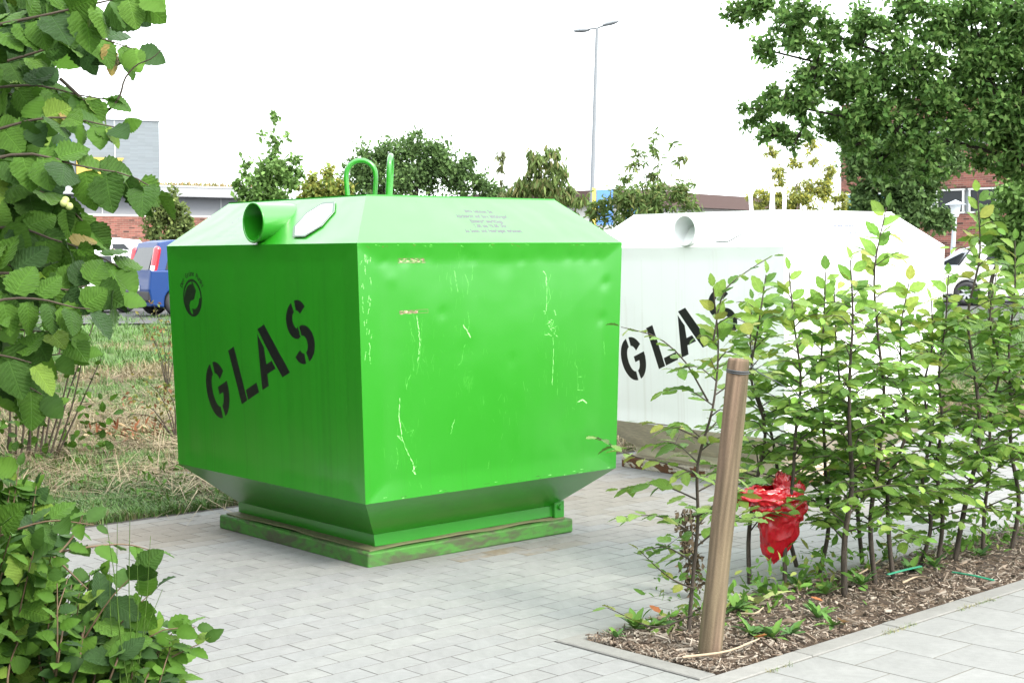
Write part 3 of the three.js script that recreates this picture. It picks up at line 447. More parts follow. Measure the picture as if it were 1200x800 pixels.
function alongside(name, label, pxA, dA, pxB, dB) {
  const a = at(pxA, 320, dA), b = at(pxB, 320, dB), T = thing(name, label, 'building', V(a.x, 0.38, a.z), Math.atan2(-(b.z - a.z), b.x - a.x)); return [T, Math.hypot(b.x - a.x, b.z - a.z)];
}
function window_(T, x, y, w, h, mat = glassDark, z = 0.02, fr = frameWhite) {
  const f = mesh('window', merged([box(w + 0.12, 0.06, 0.1, x, y + h / 2, z), box(w + 0.12, 0.06, 0.1, x, y - h / 2, z), box(0.06, h, 0.1, x - w / 2, y, z), box(0.06, h, 0.1, x + w / 2, y, z)]), fr, T); mesh('pane', box(w, h, 0.03, x, y, z - 0.01), mat, f);
}
{ // low brick hall with grey fascia and planted roof
  const [T, L] = alongside('brick_hall', 'low brick hall with grey fascia band and planted flat roof behind the blue car', -160, 51, 296, 60);
  const d = 14; rnd = mulberry(51);
  mesh('wall', uvBox(L, 3.02, d, L / 2, 1.51, -d / 2), std([0.75, 0.73, 0.72], 0.9, { map: brickTex }), T);
  mesh('plinth_trim', box(L + 0.04, 0.07, d + 0.04, L / 2, 3.06, -d / 2), std([0.6, 0.6, 0.58], 0.6), T);
  mesh('fascia', uvBox(L - 0.02, 0.72, d - 0.02, L / 2, 3.455, -d / 2, 0.3), std([0.2, 0.21, 0.23], 0.6), T);
  for (let k = 0; k < 7; k++) mesh('fascia_joint', box(0.05, 0.7, 0.02, 1.2 + k * 2.5, 3.455, 0.004), std([0.42, 0.43, 0.45], 0.6), T);
  const rf = mesh('roof_edge', box(L + 1.4, 0.4, d + 1.2, L / 2, 4.02, -d / 2), std([0.3, 0.31, 0.33], 0.5), T);
  mesh('roof_trim', box(L + 1.44, 0.08, d + 1.24, L / 2, 4.22, -d / 2), std([0.33, 0.34, 0.35], 0.5), rf);
  const bl = []; for (let k = 0; k < 2200; k++) bl.push([V(rr(0, L + 0.6), 4.24, rr(-3, 0.5)), randDir(1.6), randDir(), rr(0.12, 0.3), rnd() < 0.6 ? [0.3, 0.22, 0.1] : [0.14, 0.15, 0.05]]);
  const s = mesh('roof_planting', foliage(bl, [leafGeo(0.3, 2, 0, 0.2, 0.2, 0.8, 3)]), leafMat([1, 1, 1], 0.2, 0.9), T); s.userData.kind = 'stuff';
  const pl = mesh('wall_lamp', box(0.22, 0.28, 0.12, L - 5.55, 1.55, 0.07), frameWhite, T); void pl;
  // steel doors and windows along the wall, mostly behind leaves
  for (const x of [1.8, 4.6, 7.4]) window_(T, x, 1.7, 1.6, 1.3);
}
{ // tall clad block over the hall
  const [T, L] = alongside('clad_block', 'tall pale grey clad block with yellow sign band above the brick hall', -60, 66, 189, 70);
  const d = 10; mesh('wall', uvBox(L, 8.0, d, L / 2, 4.0, -d / 2, 0.35), std([0.2, 0.215, 0.225], 0.6, { map: cladTex }), T);
  mesh('roof_trim', box(L + 0.12, 0.14, d + 0.12, L / 2, 8.07, -d / 2), std([0.4, 0.42, 0.44], 0.5), T);
  mesh('wall_joint', box(0.05, 7.9, 0.03, L - 2.1, 4, 0.01), std([0.45, 0.48, 0.5], 0.6), T);
  const s = new THREE.Shape([[1.6, 0], [3.2, 0], [3.8, 0.9], [1.6, 0.9]].map(p => new THREE.Vector2(...p)));
  mesh('yellow_sign', new THREE.ExtrudeGeometry(s, { depth: 0.12, bevelEnabled: false }).translate(L - 5.5, 5.3, 0.03), std([0.4, 0.29, 0.05], 0.5), T);
  for (let k = 0; k < 2; k++) mesh('blue_sign_panel', box(0.5, 0.5, 0.1, L - 5.0 + k * 0.66, 6.75, 0.06), std([0.03, 0.1, 0.36], 0.5), T);
}
{ // white building with a brown roof edge
  const [T, L] = alongside('white_hall', 'white flat building with dark brown roof edge behind the white container', 726, 62, 925, 74);
  const d = 12; mesh('wall', box(L, 3.6, d, L / 2, 1.8, -d / 2), std([0.66, 0.66, 0.64], 0.7), T);
  const rf = mesh('roof_edge', box(L + 0.8, 0.62, d + 0.8, L / 2, 3.92, -d / 2), std([0.085, 0.05, 0.045], 0.6), T);
  mesh('chimney', merged([box(0.7, 0.5, 0.7, L * 0.55, 4.5, -3), box(0.9, 0.1, 0.9, L * 0.55, 4.78, -3)]), std([0.3, 0.27, 0.24], 0.8), rf); mesh('antenna', box(0.07, 1.6, 0.07, L * 0.5, 5.0, -3), std([0.3, 0.3, 0.3], 0.5), rf);
  for (let k = 0; k < 5; k++) window_(T, 1.4 + k * 2.2, 2.35, 1.15, 1.25, std([0.35, 0.37, 0.42], 0.2));
}
{ // advertising pylon in blue and yellow
  const p = at(706, 300, 48), T = thing('sign_pylon', 'blue and yellow sign board beside the tall lamp post', 'sign', V(p.x, 0.38, p.z));
  mesh('sign_panel', box(0.55, 1.15, 0.14, 0.08, 2.95, 0), std([0.1, 0.25, 0.62], 0.5), T); mesh('sign_stripe', box(0.12, 1.3, 0.15, -0.27, 2.95, 0), std([0.75, 0.6, 0.12], 0.5), T); mesh('post', box(0.12, 2.4, 0.1, 0, 1.2, 0), std([0.3, 0.3, 0.32], 0.5), T);
}
{ // flag-like blue sign between the shrubs
  const p = at(741, 300, 50), T = thing('blue_sign', 'small blue sign showing between the leaves of the young tree', 'sign', V(p.x, 0.38, p.z));
  mesh('sign_panel', box(0.5, 0.55, 0.08, 0, 2.75, 0), std([0.04, 0.2, 0.55], 0.5), T); mesh('sign_stripe', box(0.12, 0.55, 0.09, 0.22, 2.5, 0), std([0.8, 0.62, 0.05], 0.5), T); mesh('post', box(0.07, 2.5, 0.07, 0, 1.25, 0), std([0.4, 0.4, 0.4], 0.5), T);
}
{ // red brick building behind the trees on the right
  const [T, L] = alongside('brick_building', 'red brick building with white window bands seen between the right-hand trees', 985, 54, 1330, 46);
  const d = 12, m = std([0.78, 0.74, 0.72], 0.9, { map: brickTex });
  mesh('ground_floor', box(L - 0.4, 1.2, d, L / 2, 0.6, -d / 2 - 0.3), std([0.05, 0.05, 0.052], 0.6), T);
  mesh('wall', uvBox(L, 1.55, d, L / 2, 1.98, -d / 2), m, T); mesh('window_band', box(L - 0.1, 0.9, d - 0.2, L / 2, 3.2, -d / 2 - 0.06), std([0.45, 0.5, 0.52], 0.3), T);
  mesh('wall', uvBox(L, 1.45, d, L / 2, 4.38, -d / 2), m, T); mesh('window_band', box(L - 0.1, 1.0, d - 0.2, L / 2, 5.6, -d / 2 - 0.06), std([0.45, 0.5, 0.52], 0.3), T); mesh('wall', uvBox(L, 0.8, d, L / 2, 6.5, -d / 2), m, T); mesh('roof_trim', box(L + 0.3, 0.16, d + 0.3, L / 2, 6.98, -d / 2), frameWhite, T);
  for (let k = 0; k < 8; k++) for (const y of [3.2, 5.6]) window_(T, 0.75 + k * 1.25, y, 1.0, 0.8, k < 2 ? glassTeal : glassDark, -0.02);
  for (let k = 0; k < 6; k++) window_(T, 1.0 + k * 1.6, 0.65, 1.2, 0.9, glassDark, -0.24, std([0.2, 0.2, 0.2], 0.5));
}

// ---------------------------------------------------------------- lamps
{
  const d = 50, a = at(693, 262, d), b = at(699.7, 33, d), base = V(a.x - (b.x - a.x) / (b.y - a.y) * (a.y - 0.38), 0.38, a.z), T = thing('street_lamp', 'tall slim grey lamp post with two arms rising against the sky', 'street lamp', base);
  const top = b.clone().sub(base), met = std([0.2, 0.215, 0.235], 0.6);
  mesh('pole', tube([V(0, 0, 0), top.clone().multiplyScalar(0.5), top], 0.1, 0.055, 10, 6), met, T); mesh('pole_sleeve', tube([V(0, 0, 0), top.clone().multiplyScalar(0.12), top.clone().multiplyScalar(0.24)], 0.11, 0.1, 10, 4), met, T);
  for (const [dx, dy, dz] of [[-0.68, -0.06, -0.2], [0.62, 0.2, 0.2]]) { const e = top.clone().add(V(dx * 0.45, dy * 0.4, dz * 0.4)); const arm = mesh('arm', tube([top, top.clone().lerp(e, 0.5).add(V(0, 0.01, 0)), e], 0.032, 0.03, 8, 4), met, T); const g = new THREE.SphereGeometry(1, 16, 10).scale(0.3, 0.075, 0.13).rotateZ(Math.atan2(dy * 0.8, dx)).translate(top.x + dx * 0.75, top.y + dy * 0.75, top.z + dz * 0.75); mesh('lamp_head', g, met, arm); }
}
{
  const d = 40, p = at(1114, 330, d), T = thing('park_lamp', 'short grey lantern post beside the white container roof', 'street lamp', V(p.x, 0.38, p.z)), met = std([0.42, 0.46, 0.5], 0.5);
  mesh('pole', tube([V(0, 0, 0), V(0.05, 1.2, 0), V(0.11, 2.35, 0)], 0.075, 0.055, 10, 4), met, T); mesh('lamp_glass', new THREE.CylinderGeometry(0.16, 0.09, 0.34, 12).translate(0.12, 2.52, 0), phy([0.75, 0.78, 0.8], 0.2), T); mesh('lamp_hat', new THREE.ConeGeometry(0.3, 0.14, 20).translate(0.12, 2.75, 0), met, T);
}

// ---------------------------------------------------------------- cars
function car(label, pos, turn, paint, dim = {}) {
  const { L = 3.9, W = 1.66, H = 1.6, belt = 0.95, van = 0 } = dim;
  const T = thing('parked_car', label, 'car', pos, turn, 'cars parked beyond the lawn');
  // forward = +x, right side = +z
  const body = phy(paint, 0.4, { clearcoat: 0.2, clearcoatRoughness: 0.1, specularIntensity: 0.6 }), dark = std([0.02, 0.02, 0.022], 0.6), wr = 0.3, ax = [-L / 2 + 0.62, L / 2 - 0.78];
  const s = new THREE.Shape(); s.moveTo(-L / 2 + 0.05, 0.28); for (const x of ax) { s.lineTo(x - wr - 0.05, 0.24); s.absarc(x, 0.32, wr + 0.05, Math.PI, 0, true); } s.lineTo(L / 2 - 0.02, 0.3); s.lineTo(L / 2, 0.55); s.quadraticCurveTo(L / 2 - 0.05, 0.78, L / 2 - 0.3, 0.84); s.lineTo(L / 2 - 0.95 + van * 0.4, belt); s.lineTo(-L / 2 + 0.04, belt + 0.02); s.lineTo(-L / 2, 0.6); s.closePath();
  mesh('body', new THREE.ExtrudeGeometry(s, { depth: W - 0.16, bevelEnabled: true, bevelThickness: 0.08, bevelSize: 0.04, bevelSegments: 3, curveSegments: 14 }).translate(0, 0, -(W - 0.16) / 2), body, T);
  const c = new THREE.Shape([[-L / 2 + 0.06, belt - 0.02], [L / 2 - 0.98 + van * 0.4, belt - 0.02], [L / 2 - 1.65 + van * 0.35, H - 0.06], [L / 2 - 1.9, H], [-L / 2 + 0.55, H], [-L / 2 + 0.26, H - 0.05]].map(p => new THREE.Vector2(...p)));
  const cab = new THREE.ExtrudeGeometry(c, { depth: W - 0.4, bevelEnabled: true, bevelThickness: 0.1, bevelSize: 0.03, bevelSegments: 3 }).translate(0, 0, -(W - 0.4) / 2); { const p = cab.attributes.position; for (let i = 0; i < p.count; i++) { const k = 1 - 0.16 * clamp((p.getY(i) - belt) / (H - belt), 0, 1); p.setZ(i, p.getZ(i) * k * 1.1); } cab.computeVertexNormals(); }
  const roof = mesh('roof', cab, body, T);
  const yb = belt + 0.06, yt = H - 0.13, zOf = y => (W / 2 - 0.1) * 1.1 * (1 - 0.16 * (y - belt) / (H - belt)) + 0.004;
  const side = (xa, xb, xc, xd, z) => { const zs = y => z * zOf(y), pos = [V(xa, yb, zs(yb)), V(xb, yb, zs(yb)), V(xc, yt, zs(yt)), V(xd, yt, zs(yt))]; const g = new THREE.BufferGeometry().setFromPoints(z > 0 ? [pos[0], pos[1], pos[2], pos[0], pos[2], pos[3]] : [pos[0], pos[2], pos[1], pos[0], pos[3], pos[2]]); g.computeVertexNormals(); mesh('window', g, glassDark, roof); };
  for (const z of [-1, 1]) { side(-L / 2 + 0.34, -L / 2 + 0.85, -L / 2 + 0.85, -L / 2 + 0.5, z); side(-L / 2 + 0.93, 0.1, 0.05, -L / 2 + 0.93, z); side(0.18, L / 2 - 1.12, L / 2 - 1.72, 0.12, z); }
  { const g = new THREE.BufferGeometry(), zb = W / 2 - 0.17, zt = W / 2 - 0.32, p = [V(-L / 2 + 0.015, yb, -zb), V(-L / 2 + 0.015, yb, zb), V(-L / 2 + 0.2, yt, zt), V(-L / 2 + 0.2, yt, -zt)]; g.setFromPoints([p[0], p[1], p[2], p[0], p[2], p[3]]); g.computeVertexNormals(); mesh('rear_window', g, glassDark, roof); }
  { const g = new THREE.BufferGeometry(), zb = W / 2 - 0.15, zt = W / 2 - 0.3, x0 = L / 2 - 0.95 + van * 0.4, x1 = L / 2 - 1.6 + van * 0.35, p = [V(x0, yb, zb), V(x0, yb, -zb), V(x1, yt + 0.03, -zt), V(x1, yt + 0.03, zt)]; g.setFromPoints([p[0], p[1], p[2], p[0], p[2], p[3]]); g.computeVertexNormals(); mesh('windscreen', g, glassDark, roof); }
  for (const z of [-1, 1]) {
    // tall rear lamps curling round the corner
    const g = new THREE.CapsuleGeometry(0.08, 0.68, 6, 12).scale(1, 1, 1.2).rotateZ(-0.2).translate(-L / 2 + 0.13, 1.1, z * (W / 2 - 0.11)); const l = mesh('tail_light', g, phy([0.5, 0.016, 0.03], 0.15, { clearcoat: 1 }), T); mesh('lamp_lens', new THREE.BoxGeometry(0.06, 0.16, 0.1).rotateZ(-0.2).translate(-L / 2 + 0.06, 1.02, z * (W / 2 - 0.07)), phy([0.8, 0.75, 0.7], 0.2), l);
    mesh('headlight', new THREE.SphereGeometry(0.13, 10, 8).scale(0.8, 0.8, 1).translate(L / 2 - 0.16, 0.68, z * (W / 2 - 0.2)), phy([0.75, 0.78, 0.8], 0.1), T);
    mesh('mirror', new RoundedBoxGeometry(0.1, 0.14, 0.18, 2, 0.03).translate(L / 2 - 1.2, belt + 0.12, z * (W / 2 + 0.07)), body, T);
    for (const x of ax) { const w = mesh('wheel', new THREE.TorusGeometry(wr - 0.08, 0.09, 10, 24).translate(x, 0.31, z * (W / 2 - 0.09)), dark, T), r = []; for (let k = 0; k < 7; k++) { const a = k / 7 * 2 * Math.PI; r.push(box(0.05, 0.2, 0.03, 0, 0.1, 0).rotateZ(a).translate(x, 0.31, z * (W / 2 - 0.03))); } r.push(new THREE.CylinderGeometry(0.05, 0.05, 0.04, 12).rotateX(Math.PI / 2).translate(x, 0.31, z * (W / 2 - 0.03)), new THREE.TorusGeometry(0.2, 0.02, 6, 24).translate(x, 0.31, z * (W / 2 - 0.04))); mesh('rim', merged(r), std([0.5, 0.52, 0.54], 0.35, { metalness: 0.6 }), w); }
  }
  mesh('bumper', new RoundedBoxGeometry(0.2, 0.26, W - 0.04, 3, 0.06).translate(-L / 2 + 0.06, 0.45, 0), dark, T); mesh('bumper', new RoundedBoxGeometry(0.2, 0.24, W - 0.04, 3, 0.06).translate(L / 2 - 0.06, 0.45, 0), dark, T);
  mesh('number_plate', box(0.01, 0.11, 0.5, -L / 2 - 0.05, 0.62, 0), std([0.7, 0.7, 0.68], 0.5), T);
  return T;
}
{
  const turn = a => Math.atan2(Math.cos(a), Math.sin(a));          // a: forward direction, measured from straight away to the right
  const park = (px, d, dir) => { const p = at(px, 330, d); return V(p.x, 0.406, p.z); };
  const a = 57 * Math.PI / 180; const cnr = at(176, 330, 30.5), f = V(Math.sin(a), 0, -Math.cos(a)), rgt = V(Math.cos(a), 0, Math.sin(a));
  const mid = cnr.clone().addScaledVector(f, 1.95).addScaledVector(rgt, -0.83);
  car('small blue car with tall red tail light at the left edge of the green container', V(mid.x, 0.406, mid.z), turn(a), [0.005, 0.035, 0.15], { H: 1.62 });
  car('white car with its bonnet showing through the hazel leaves', park(66, 33.5), turn(a + 3.0), [0.7, 0.71, 0.72], { H: 1.45 });
  car('white van standing behind the blue car', park(118, 37.5), turn(a + 0.05), [0.72, 0.72, 0.72], { H: 1.78, van: 1, L: 4.3 });
  car('silver car right behind the white container', park(1140, 39), turn(-1.2), [0.4, 0.44, 0.5], { H: 1.45 });
  car('white van at the right edge of the picture', park(1207, 36), turn(-1.3), [0.72, 0.72, 0.7], { H: 2.0, van: 1, L: 4.6 });
  car('dark car low behind the hedge tips', park(1158, 44), turn(-1.25), [0.03, 0.04, 0.07], { H: 1.4 });
}

// ---------------------------------------------------------------- trees
const twigLeaf = [0, 1, 2].map(k => leafGeo(0.62, 2, 0, 0.15 + 0.1 * k, 0.15, 0.85, 200 + k)), droopLeaf = [0, 1].map(k => leafGeo(0.3, 3, 0, 0.2, 0.3, 0.9, 220 + k));
function tree(name, label, o) {
  const { depth, clumps, base, leaf, thin = 1, count, tints, droop = 0, cluster = 0.16, bark = [0.1, 0.085, 0.07], r = 0.12, group, limb = 1, gdepth } = o;
  rnd = mulberry(o.seed);
  const b0 = o.foot ? V(o.foot[0], 0, o.foot[1]) : at(base[0], 330, gdepth || depth), root = V(b0.x, landY(b0) - 0.03, b0.z), T = thing(name, label, 'tree', root, 0, group);
  const cs = o.cw ? o.cw.map(([x, y, z, q]) => ({ c: V(x, y, z).sub(root), r: q, sq: 1 })) : clumps.map(([px, py, rp, dd = 0, sq = 1]) => ({ c: at(px, py, depth + dd).sub(root), r: rp * depth / F, sq }));
  let tot = 0; for (const c of cs) tot += c.r ** 2.2;
  const list = [], twigs = [], mid = V(0, 0, 0); cs.forEach(c => mid.addScaledVector(c.c, c.r ** 2 / cs.reduce((s, q) => s + q.r ** 2, 0)));
  const topY = Math.max(...cs.map(c => c.c.y)), lean = V(mid.x, topY * 0.8, mid.z);
  const trunk = t => V(lean.x * t * t, lean.y * t, lean.z * t * t).add(V(0.06 * Math.sin(t * 7 + o.seed), 0, 0.05 * Math.cos(t * 5)));
  const pts = [0, 0.15, 0.35, 0.6, 0.85, 1].map(trunk);
  mesh('trunk', tube(pts, r, r * 0.22, 9, 14), std(bark, 0.95, { map: barkTex }), T);
  cs.forEach((c, ci) => {
    const t = clamp((c.c.y - c.r * 0.9) / lean.y * 0.85, 0.12, 0.97), s = trunk(t), n = Math.max(3, Math.round((o.subs || 14) * (c.r / cs[0].r) ** 0.5));
    if (limb && ci % (o.limbEvery ?? 1) === 0) twigs.push(tube([s, s.clone().lerp(c.c, 0.5).add(V(0, c.r * 0.15, 0)), c.c], thin * r * 0.22 * (1 - t * 0.6), thin * r * 0.05, 5, 6));
    const m = Math.round(count * c.r ** 2.2 / tot);
    const subs = []; for (let k = 0; k < n; k++) { const d = randDir(0.12).multiplyScalar(c.r * Math.pow(rnd(), 0.45)); d.y *= c.sq; const e = c.c.clone().add(d); subs.push(e); if (limb && k < 9) twigs.push(tube([c.c, c.c.clone().lerp(e, 0.5).add(V(0, 0.06 * c.r, 0)), e], thin * r * 0.08, thin * r * 0.025, 4, 3)); }
    for (let k = 0; k < m; k++) {
      const e = subs[ri(n)], q = V(gauss(), gauss() * 0.8, gauss()).multiplyScalar(c.r * cluster * rr(0.5, 1.6)); const p = e.clone().add(q);
      const dir = droop ? randDir(-1.8 * droop) : randDir(-0.1), tt = tints[ri(tints.length)], f = rr(0.85, 1.6) * (o.glow ?? 1);
      list.push([p, dir, droop ? randDir(0) : randDir(0.9), leaf * rr(0.65, 1.25), [tt[0] * f, tt[1] * f, tt[2] * f]]);
    }
  });
  if (twigs.length) mesh('branches', merged(twigs), std(bark, 0.95, { map: barkTex }), T);
  mesh('crown', foliage(list, droop ? droopLeaf : twigLeaf), o.mat || leafMat([1, 1, 1], 0.46, 0.7), T);
  return T;
}
const OAKG = [[0.085, 0.15, 0.045], [0.105, 0.175, 0.055], [0.075, 0.13, 0.045]], MIDG = [[0.12, 0.21, 0.055], [0.145, 0.245, 0.07], [0.095, 0.17, 0.045]], YELG = [[0.2, 0.24, 0.05], [0.14, 0.2, 0.05], [0.25, 0.25, 0.06]];
const GT = 'trees beyond the containers';
tree('slender_tree', 'slender young tree with pointed top left of the lifting loops', { seed: 61, depth: 27, base: [318], r: 0.06, leaf: 0.11, count: 3600, tints: MIDG, group: GT, clumps: [[318, 212, 27], [321, 142, 6, 0, 2], [320, 165, 8, 0, 1.6], [322, 186, 11, 0, 1.3], [338, 216, 19], [297, 220, 18], [337, 160, 4, 0, 1.5], [305, 157, 4], [345, 188, 7], [290, 192, 7], [276, 215, 6], [350, 205, 8], [330, 240, 20], [300, 240, 18]] });
tree('yellowish_tree', 'yellow-green bushy tree just left of the lifting loops', { seed: 62, depth: 30, base: [380], r: 0.06, leaf: 0.12, count: 2600, tints: YELG, group: GT, clumps: [[382, 222, 17], [366, 212, 9, 0, 1.5], [385, 205, 8, 0, 1.4], [358, 226, 13], [398, 224, 13], [408, 232, 11], [375, 240, 20]] });
tree('oak_tree', 'broad dark green oak behind the lifting loops', { seed: 63, depth: 62, base: [490], r: 0.3, leaf: 0.2, count: 10500, tints: OAKG, group: GT, cluster: 0.2, subs: 18, clumps: [[480, 208, 34], [435, 192, 24], [460, 180, 22], [490, 176, 22], [515, 184, 20], [520, 210, 30], [425, 216, 24], [548, 206, 17], [550, 190, 10], [562, 218, 16], [575, 224, 12], [595, 228, 14], [450, 225, 24], [415, 198, 12]] });
tree('weeping_tree', 'small tree with drooping narrow leaves right of the dark oak', { seed: 64, depth: 19, base: [632], r: 0.05, leaf: 0.11, count: 2300, droop: 1, tints: [[0.11, 0.16, 0.05], [0.14, 0.19, 0.06], [0.09, 0.14, 0.04], [0.17, 0.17, 0.07]], group: GT, clumps: [[634, 208, 25], [628, 188, 16, 0, 1.3], [644, 182, 9, 0, 1.5], [652, 176, 6, 0, 1.4], [610, 224, 17], [655, 204, 14], [640, 228, 24], [665, 222, 10], [672, 236, 14], [602, 234, 14]] });
tree('thin_sapling', 'single thin sapling tip between the oak and weeping tree', { seed: 65, depth: 19, base: [588], r: 0.018, leaf: 0.09, count: 170, droop: 1, limb: 0, tints: [[0.12, 0.14, 0.06]], group: GT, clumps: [[587, 182, 5, 0, 1.6], [586, 196, 4, 0, 1.8], [588, 212, 3, 0, 2], [587, 230, 6]] });
tree('airy_tree', 'airy young tree in front of the brown roof edge', { seed: 66, depth: 21, base: [765], r: 0.05, leaf: 0.1, count: 3700, tints: [[0.11, 0.17, 0.05], [0.13, 0.2, 0.06], [0.15, 0.17, 0.06], [0.08, 0.13, 0.04]], group: GT, droop: 0.35, clumps: [[745, 238, 30], [770, 162, 6, 0, 1.8], [766, 184, 10, 0, 1.5], [747, 178, 8], [745, 195, 9], [798, 188, 8], [790, 168, 4], [768, 208, 10], [800, 226, 18], [718, 232, 18], [770, 230, 22], [805, 240, 18], [700, 250, 15], [735, 210, 8], [726, 262, 20], [760, 258, 24], [690, 240, 8, 0, 2]] });
tree('roadside_tree', 'round green shrubby tree in front of the brick hall', { seed: 67, depth: 42, base: [200], r: 0.06, leaf: 0.15, count: 3000, tints: [[0.12, 0.16, 0.05], [0.16, 0.2, 0.06], [0.09, 0.13, 0.04]], group: GT, clumps: [[198, 258, 24], [210, 242, 14], [186, 248, 14], [182, 270, 14], [218, 266, 14], [200, 280, 20], [204, 229, 7, 0, 1.4]] });
tree('birch_tree', 'thin yellow-leaved tree behind the white lifting loops', { seed: 68, depth: 25, base: [940], r: 0.05, leaf: 0.08, count: 5600, tints: [[0.32, 0.31, 0.06], [0.24, 0.26, 0.07], [0.14, 0.17, 0.05]], group: GT, droop: 0.5, bark: [0.4, 0.38, 0.34], clumps: [[936, 232, 22], [903, 178, 9], [932, 188, 9], [950, 172, 9], [953, 190, 7], [912, 206, 12], [890, 232, 15], [960, 222, 18], [975, 205, 12], [985, 235, 12], [915, 238, 18]] });
tree('lime_tree', 'dense dark tree mass behind the right end of the white container', { seed: 69, depth: 36, base: [1030], r: 0.2, leaf: 0.16, count: 15000, tints: OAKG, group: GT, cluster: 0.2, subs: 18, clumps: [[1040, 212, 34], [1010, 190, 26], [1060, 185, 36], [1015, 232, 20], [1068, 242, 26], [1095, 258, 18], [1085, 205, 24], [1110, 180, 26], [1000, 160, 22], [1050, 262, 26], [1000, 262, 20]] });
tree('street_tree', 'bright green tree with thin straight trunk at the right edge', { seed: 70, depth: 25, base: [1157], r: 0.055, leaf: 0.12, count: 7500, tints: MIDG, group: GT, clumps: [[1180, 262, 30], [1195, 235, 34], [1168, 285, 18], [1200, 285, 30], [1160, 250, 14], [1190, 300, 22], [1225, 260, 40]] });
tree('big_oak', 'large oak with wide branches filling the upper right corner', { seed: 71, depth: 15.5, base: [1290], gdepth: 16, r: 0.3, thin: 0.7, limbEvery: 4, leaf: 0.076, count: 47000, tints: [[0.07, 0.145, 0.032], [0.095, 0.18, 0.042], [0.055, 0.118, 0.028], [0.12, 0.2, 0.055]], cluster: 0.175, subs: 16, bark: [0.09, 0.075, 0.06],
  clumps: [[1060, 75, 46], [872, 14, 22, 1], [896, 6, 24, 0.6], [935, 18, 30], [905, 60, 20], [930, 48, 22], [958, 76, 30], [890, 130, 22, 0.8], [918, 122, 24], [945, 118, 24], [905, 158, 18], [935, 160, 20], [975, 40, 24], [985, 150, 26, 0.5], [1000, 95, 34], [1010, 125, 34], [1020, 30, 30], [1050, 150, 38], [1030, 190, 24, 0.5], [1010, 168, 22], [1100, 40, 36], [1100, 120, 40], [1090, 180, 28], [1140, 80, 40], [1140, 20, 34], [1160, 140, 44], [1180, 60, 42], [1190, 10, 36], [1200, 110, 44], [1190, 180, 34], [1150, 190, 22, 0.6], [1230, 60, 60], [1240, 150, 60], [1060, 10, 30], [1262, 210, 50], [1300, 100, 70], [1290, 20, 70]] });

// a row of dark evergreens on the left, outside the picture, which the container's left wall mirrors
for (const [i, x, z, r, h, label] of [[0, -5.0, -4.2, 1.9, 4.2, 'dark evergreen left of the picture, beside the hazel'], [1, -6.0, -7.4, 2.1, 4.6, 'dark evergreen left of the picture, level with the green container'], [2, -7.2, -10.8, 2.2, 4.6, 'dark evergreen left of the picture, behind the green container'], [3, -4.4, -1.0, 1.9, 4.2, 'dark evergreen left of the picture, nearest the viewer'], [4, -8.6, -14.2, 2.3, 4.8, 'dark evergreen left of the picture, farthest along the lawn']])
  tree('evergreen_tree', label, { seed: 80 + i, depth: 10, base: [0], foot: [x, z], r: 0.12, leaf: 0.2, count: 9500, tints: [[0.03, 0.05, 0.02], [0.036, 0.06, 0.024]], cluster: 0.26, subs: 24, group: 'evergreens outside the picture', mat: leafMat([1, 1, 1], 0.1, 0.8), cw: [[x, h - r, z, r], [x - 0.2, r * 0.55, z + 0.9, r * 0.8], [x + 0.1, r * 0.5, z - 0.9, r * 0.8], [x + 0.5, r * 0.5, z, r * 0.8], [x, h * 0.85, z, r * 0.7]] });


// ---------------------------------------------------------------- lawn: grass and hay
const dryAt = p => { const d = Math.hypot(p.x, p.z); return clamp(0.28 + 1.6 * fbm(p.x * 0.55, p.z * 0.55, 2) + 0.38 * (sstep(9.2, 11.5, d) - 1.8 * sstep(18, 22, d)), 0, 1); };
function lawnSpot(near, far) { // more tufts where the lawn is close
  for (;;) { const d = 1 / lerp(1 / near, 1 / far, rnd()), a = rr(-0.42, 0.44), p = V(Math.sin(a) * d, 0, -Math.cos(a) * d), [u, w] = toUW(p); if (u > SIDE_U && u < END_U + 0.05 && w > LAWN_W - 0.03) continue; if (w > 0.4 && u < END_U) continue; if (w > 0.2) continue; p.y = landY(p) - 0.012; return [p, d]; }
}
function bladesGeo(n, h, spread, lean, seed, wd = 0.004) {
  const q = mulberry(seed), pos = [], idx = [];
  for (let k = 0; k < n; k++) { const a = q() * 6.28, r = spread * Math.sqrt(q()), x = Math.cos(a) * r, z = Math.sin(a) * r, H = h * (0.5 + 0.6 * q()), b = q() * 6.28, l = lean * (0.3 + q()), w = wd * (0.7 + 0.6 * q()), v = pos.length / 3, cx = -Math.sin(b) * w, cz = Math.cos(b) * w;
    for (const [t, f] of [[0, 1], [0.5, 0.8]]) { const o = l * H * t * t; pos.push(x + Math.cos(b) * o - cx * f, H * t, z + Math.sin(b) * o - cz * f, x + Math.cos(b) * o + cx * f, H * t, z + Math.sin(b) * o + cz * f); }
    pos.push(x + Math.cos(b) * l * H, H * (1 - 0.25 * l), z + Math.sin(b) * l * H); idx.push(v, v + 1, v + 2, v + 1, v + 3, v + 2, v + 2, v + 3, v + 4); }
  const g = new THREE.BufferGeometry(); g.setAttribute('position', new THREE.Float32BufferAttribute(pos, 3)); g.setIndex(idx); g.computeVertexNormals(); return g;
}
function scatter(name, label, geo, mat, n, fn) {
  const im = shadows(new THREE.InstancedMesh(geo, mat, n)); im.name = numbered(name); im.userData = { kind: 'stuff', label, category: 'grass' }; const c = new THREE.Color();
  for (let i = 0; i < n; i++) { const [p, e, s, k] = fn(i); im.setMatrixAt(i, M4.clone().compose(p, new THREE.Quaternion().setFromEuler(e), s)); im.setColorAt(i, c.setRGB(...k)); } scene.add(im);
}
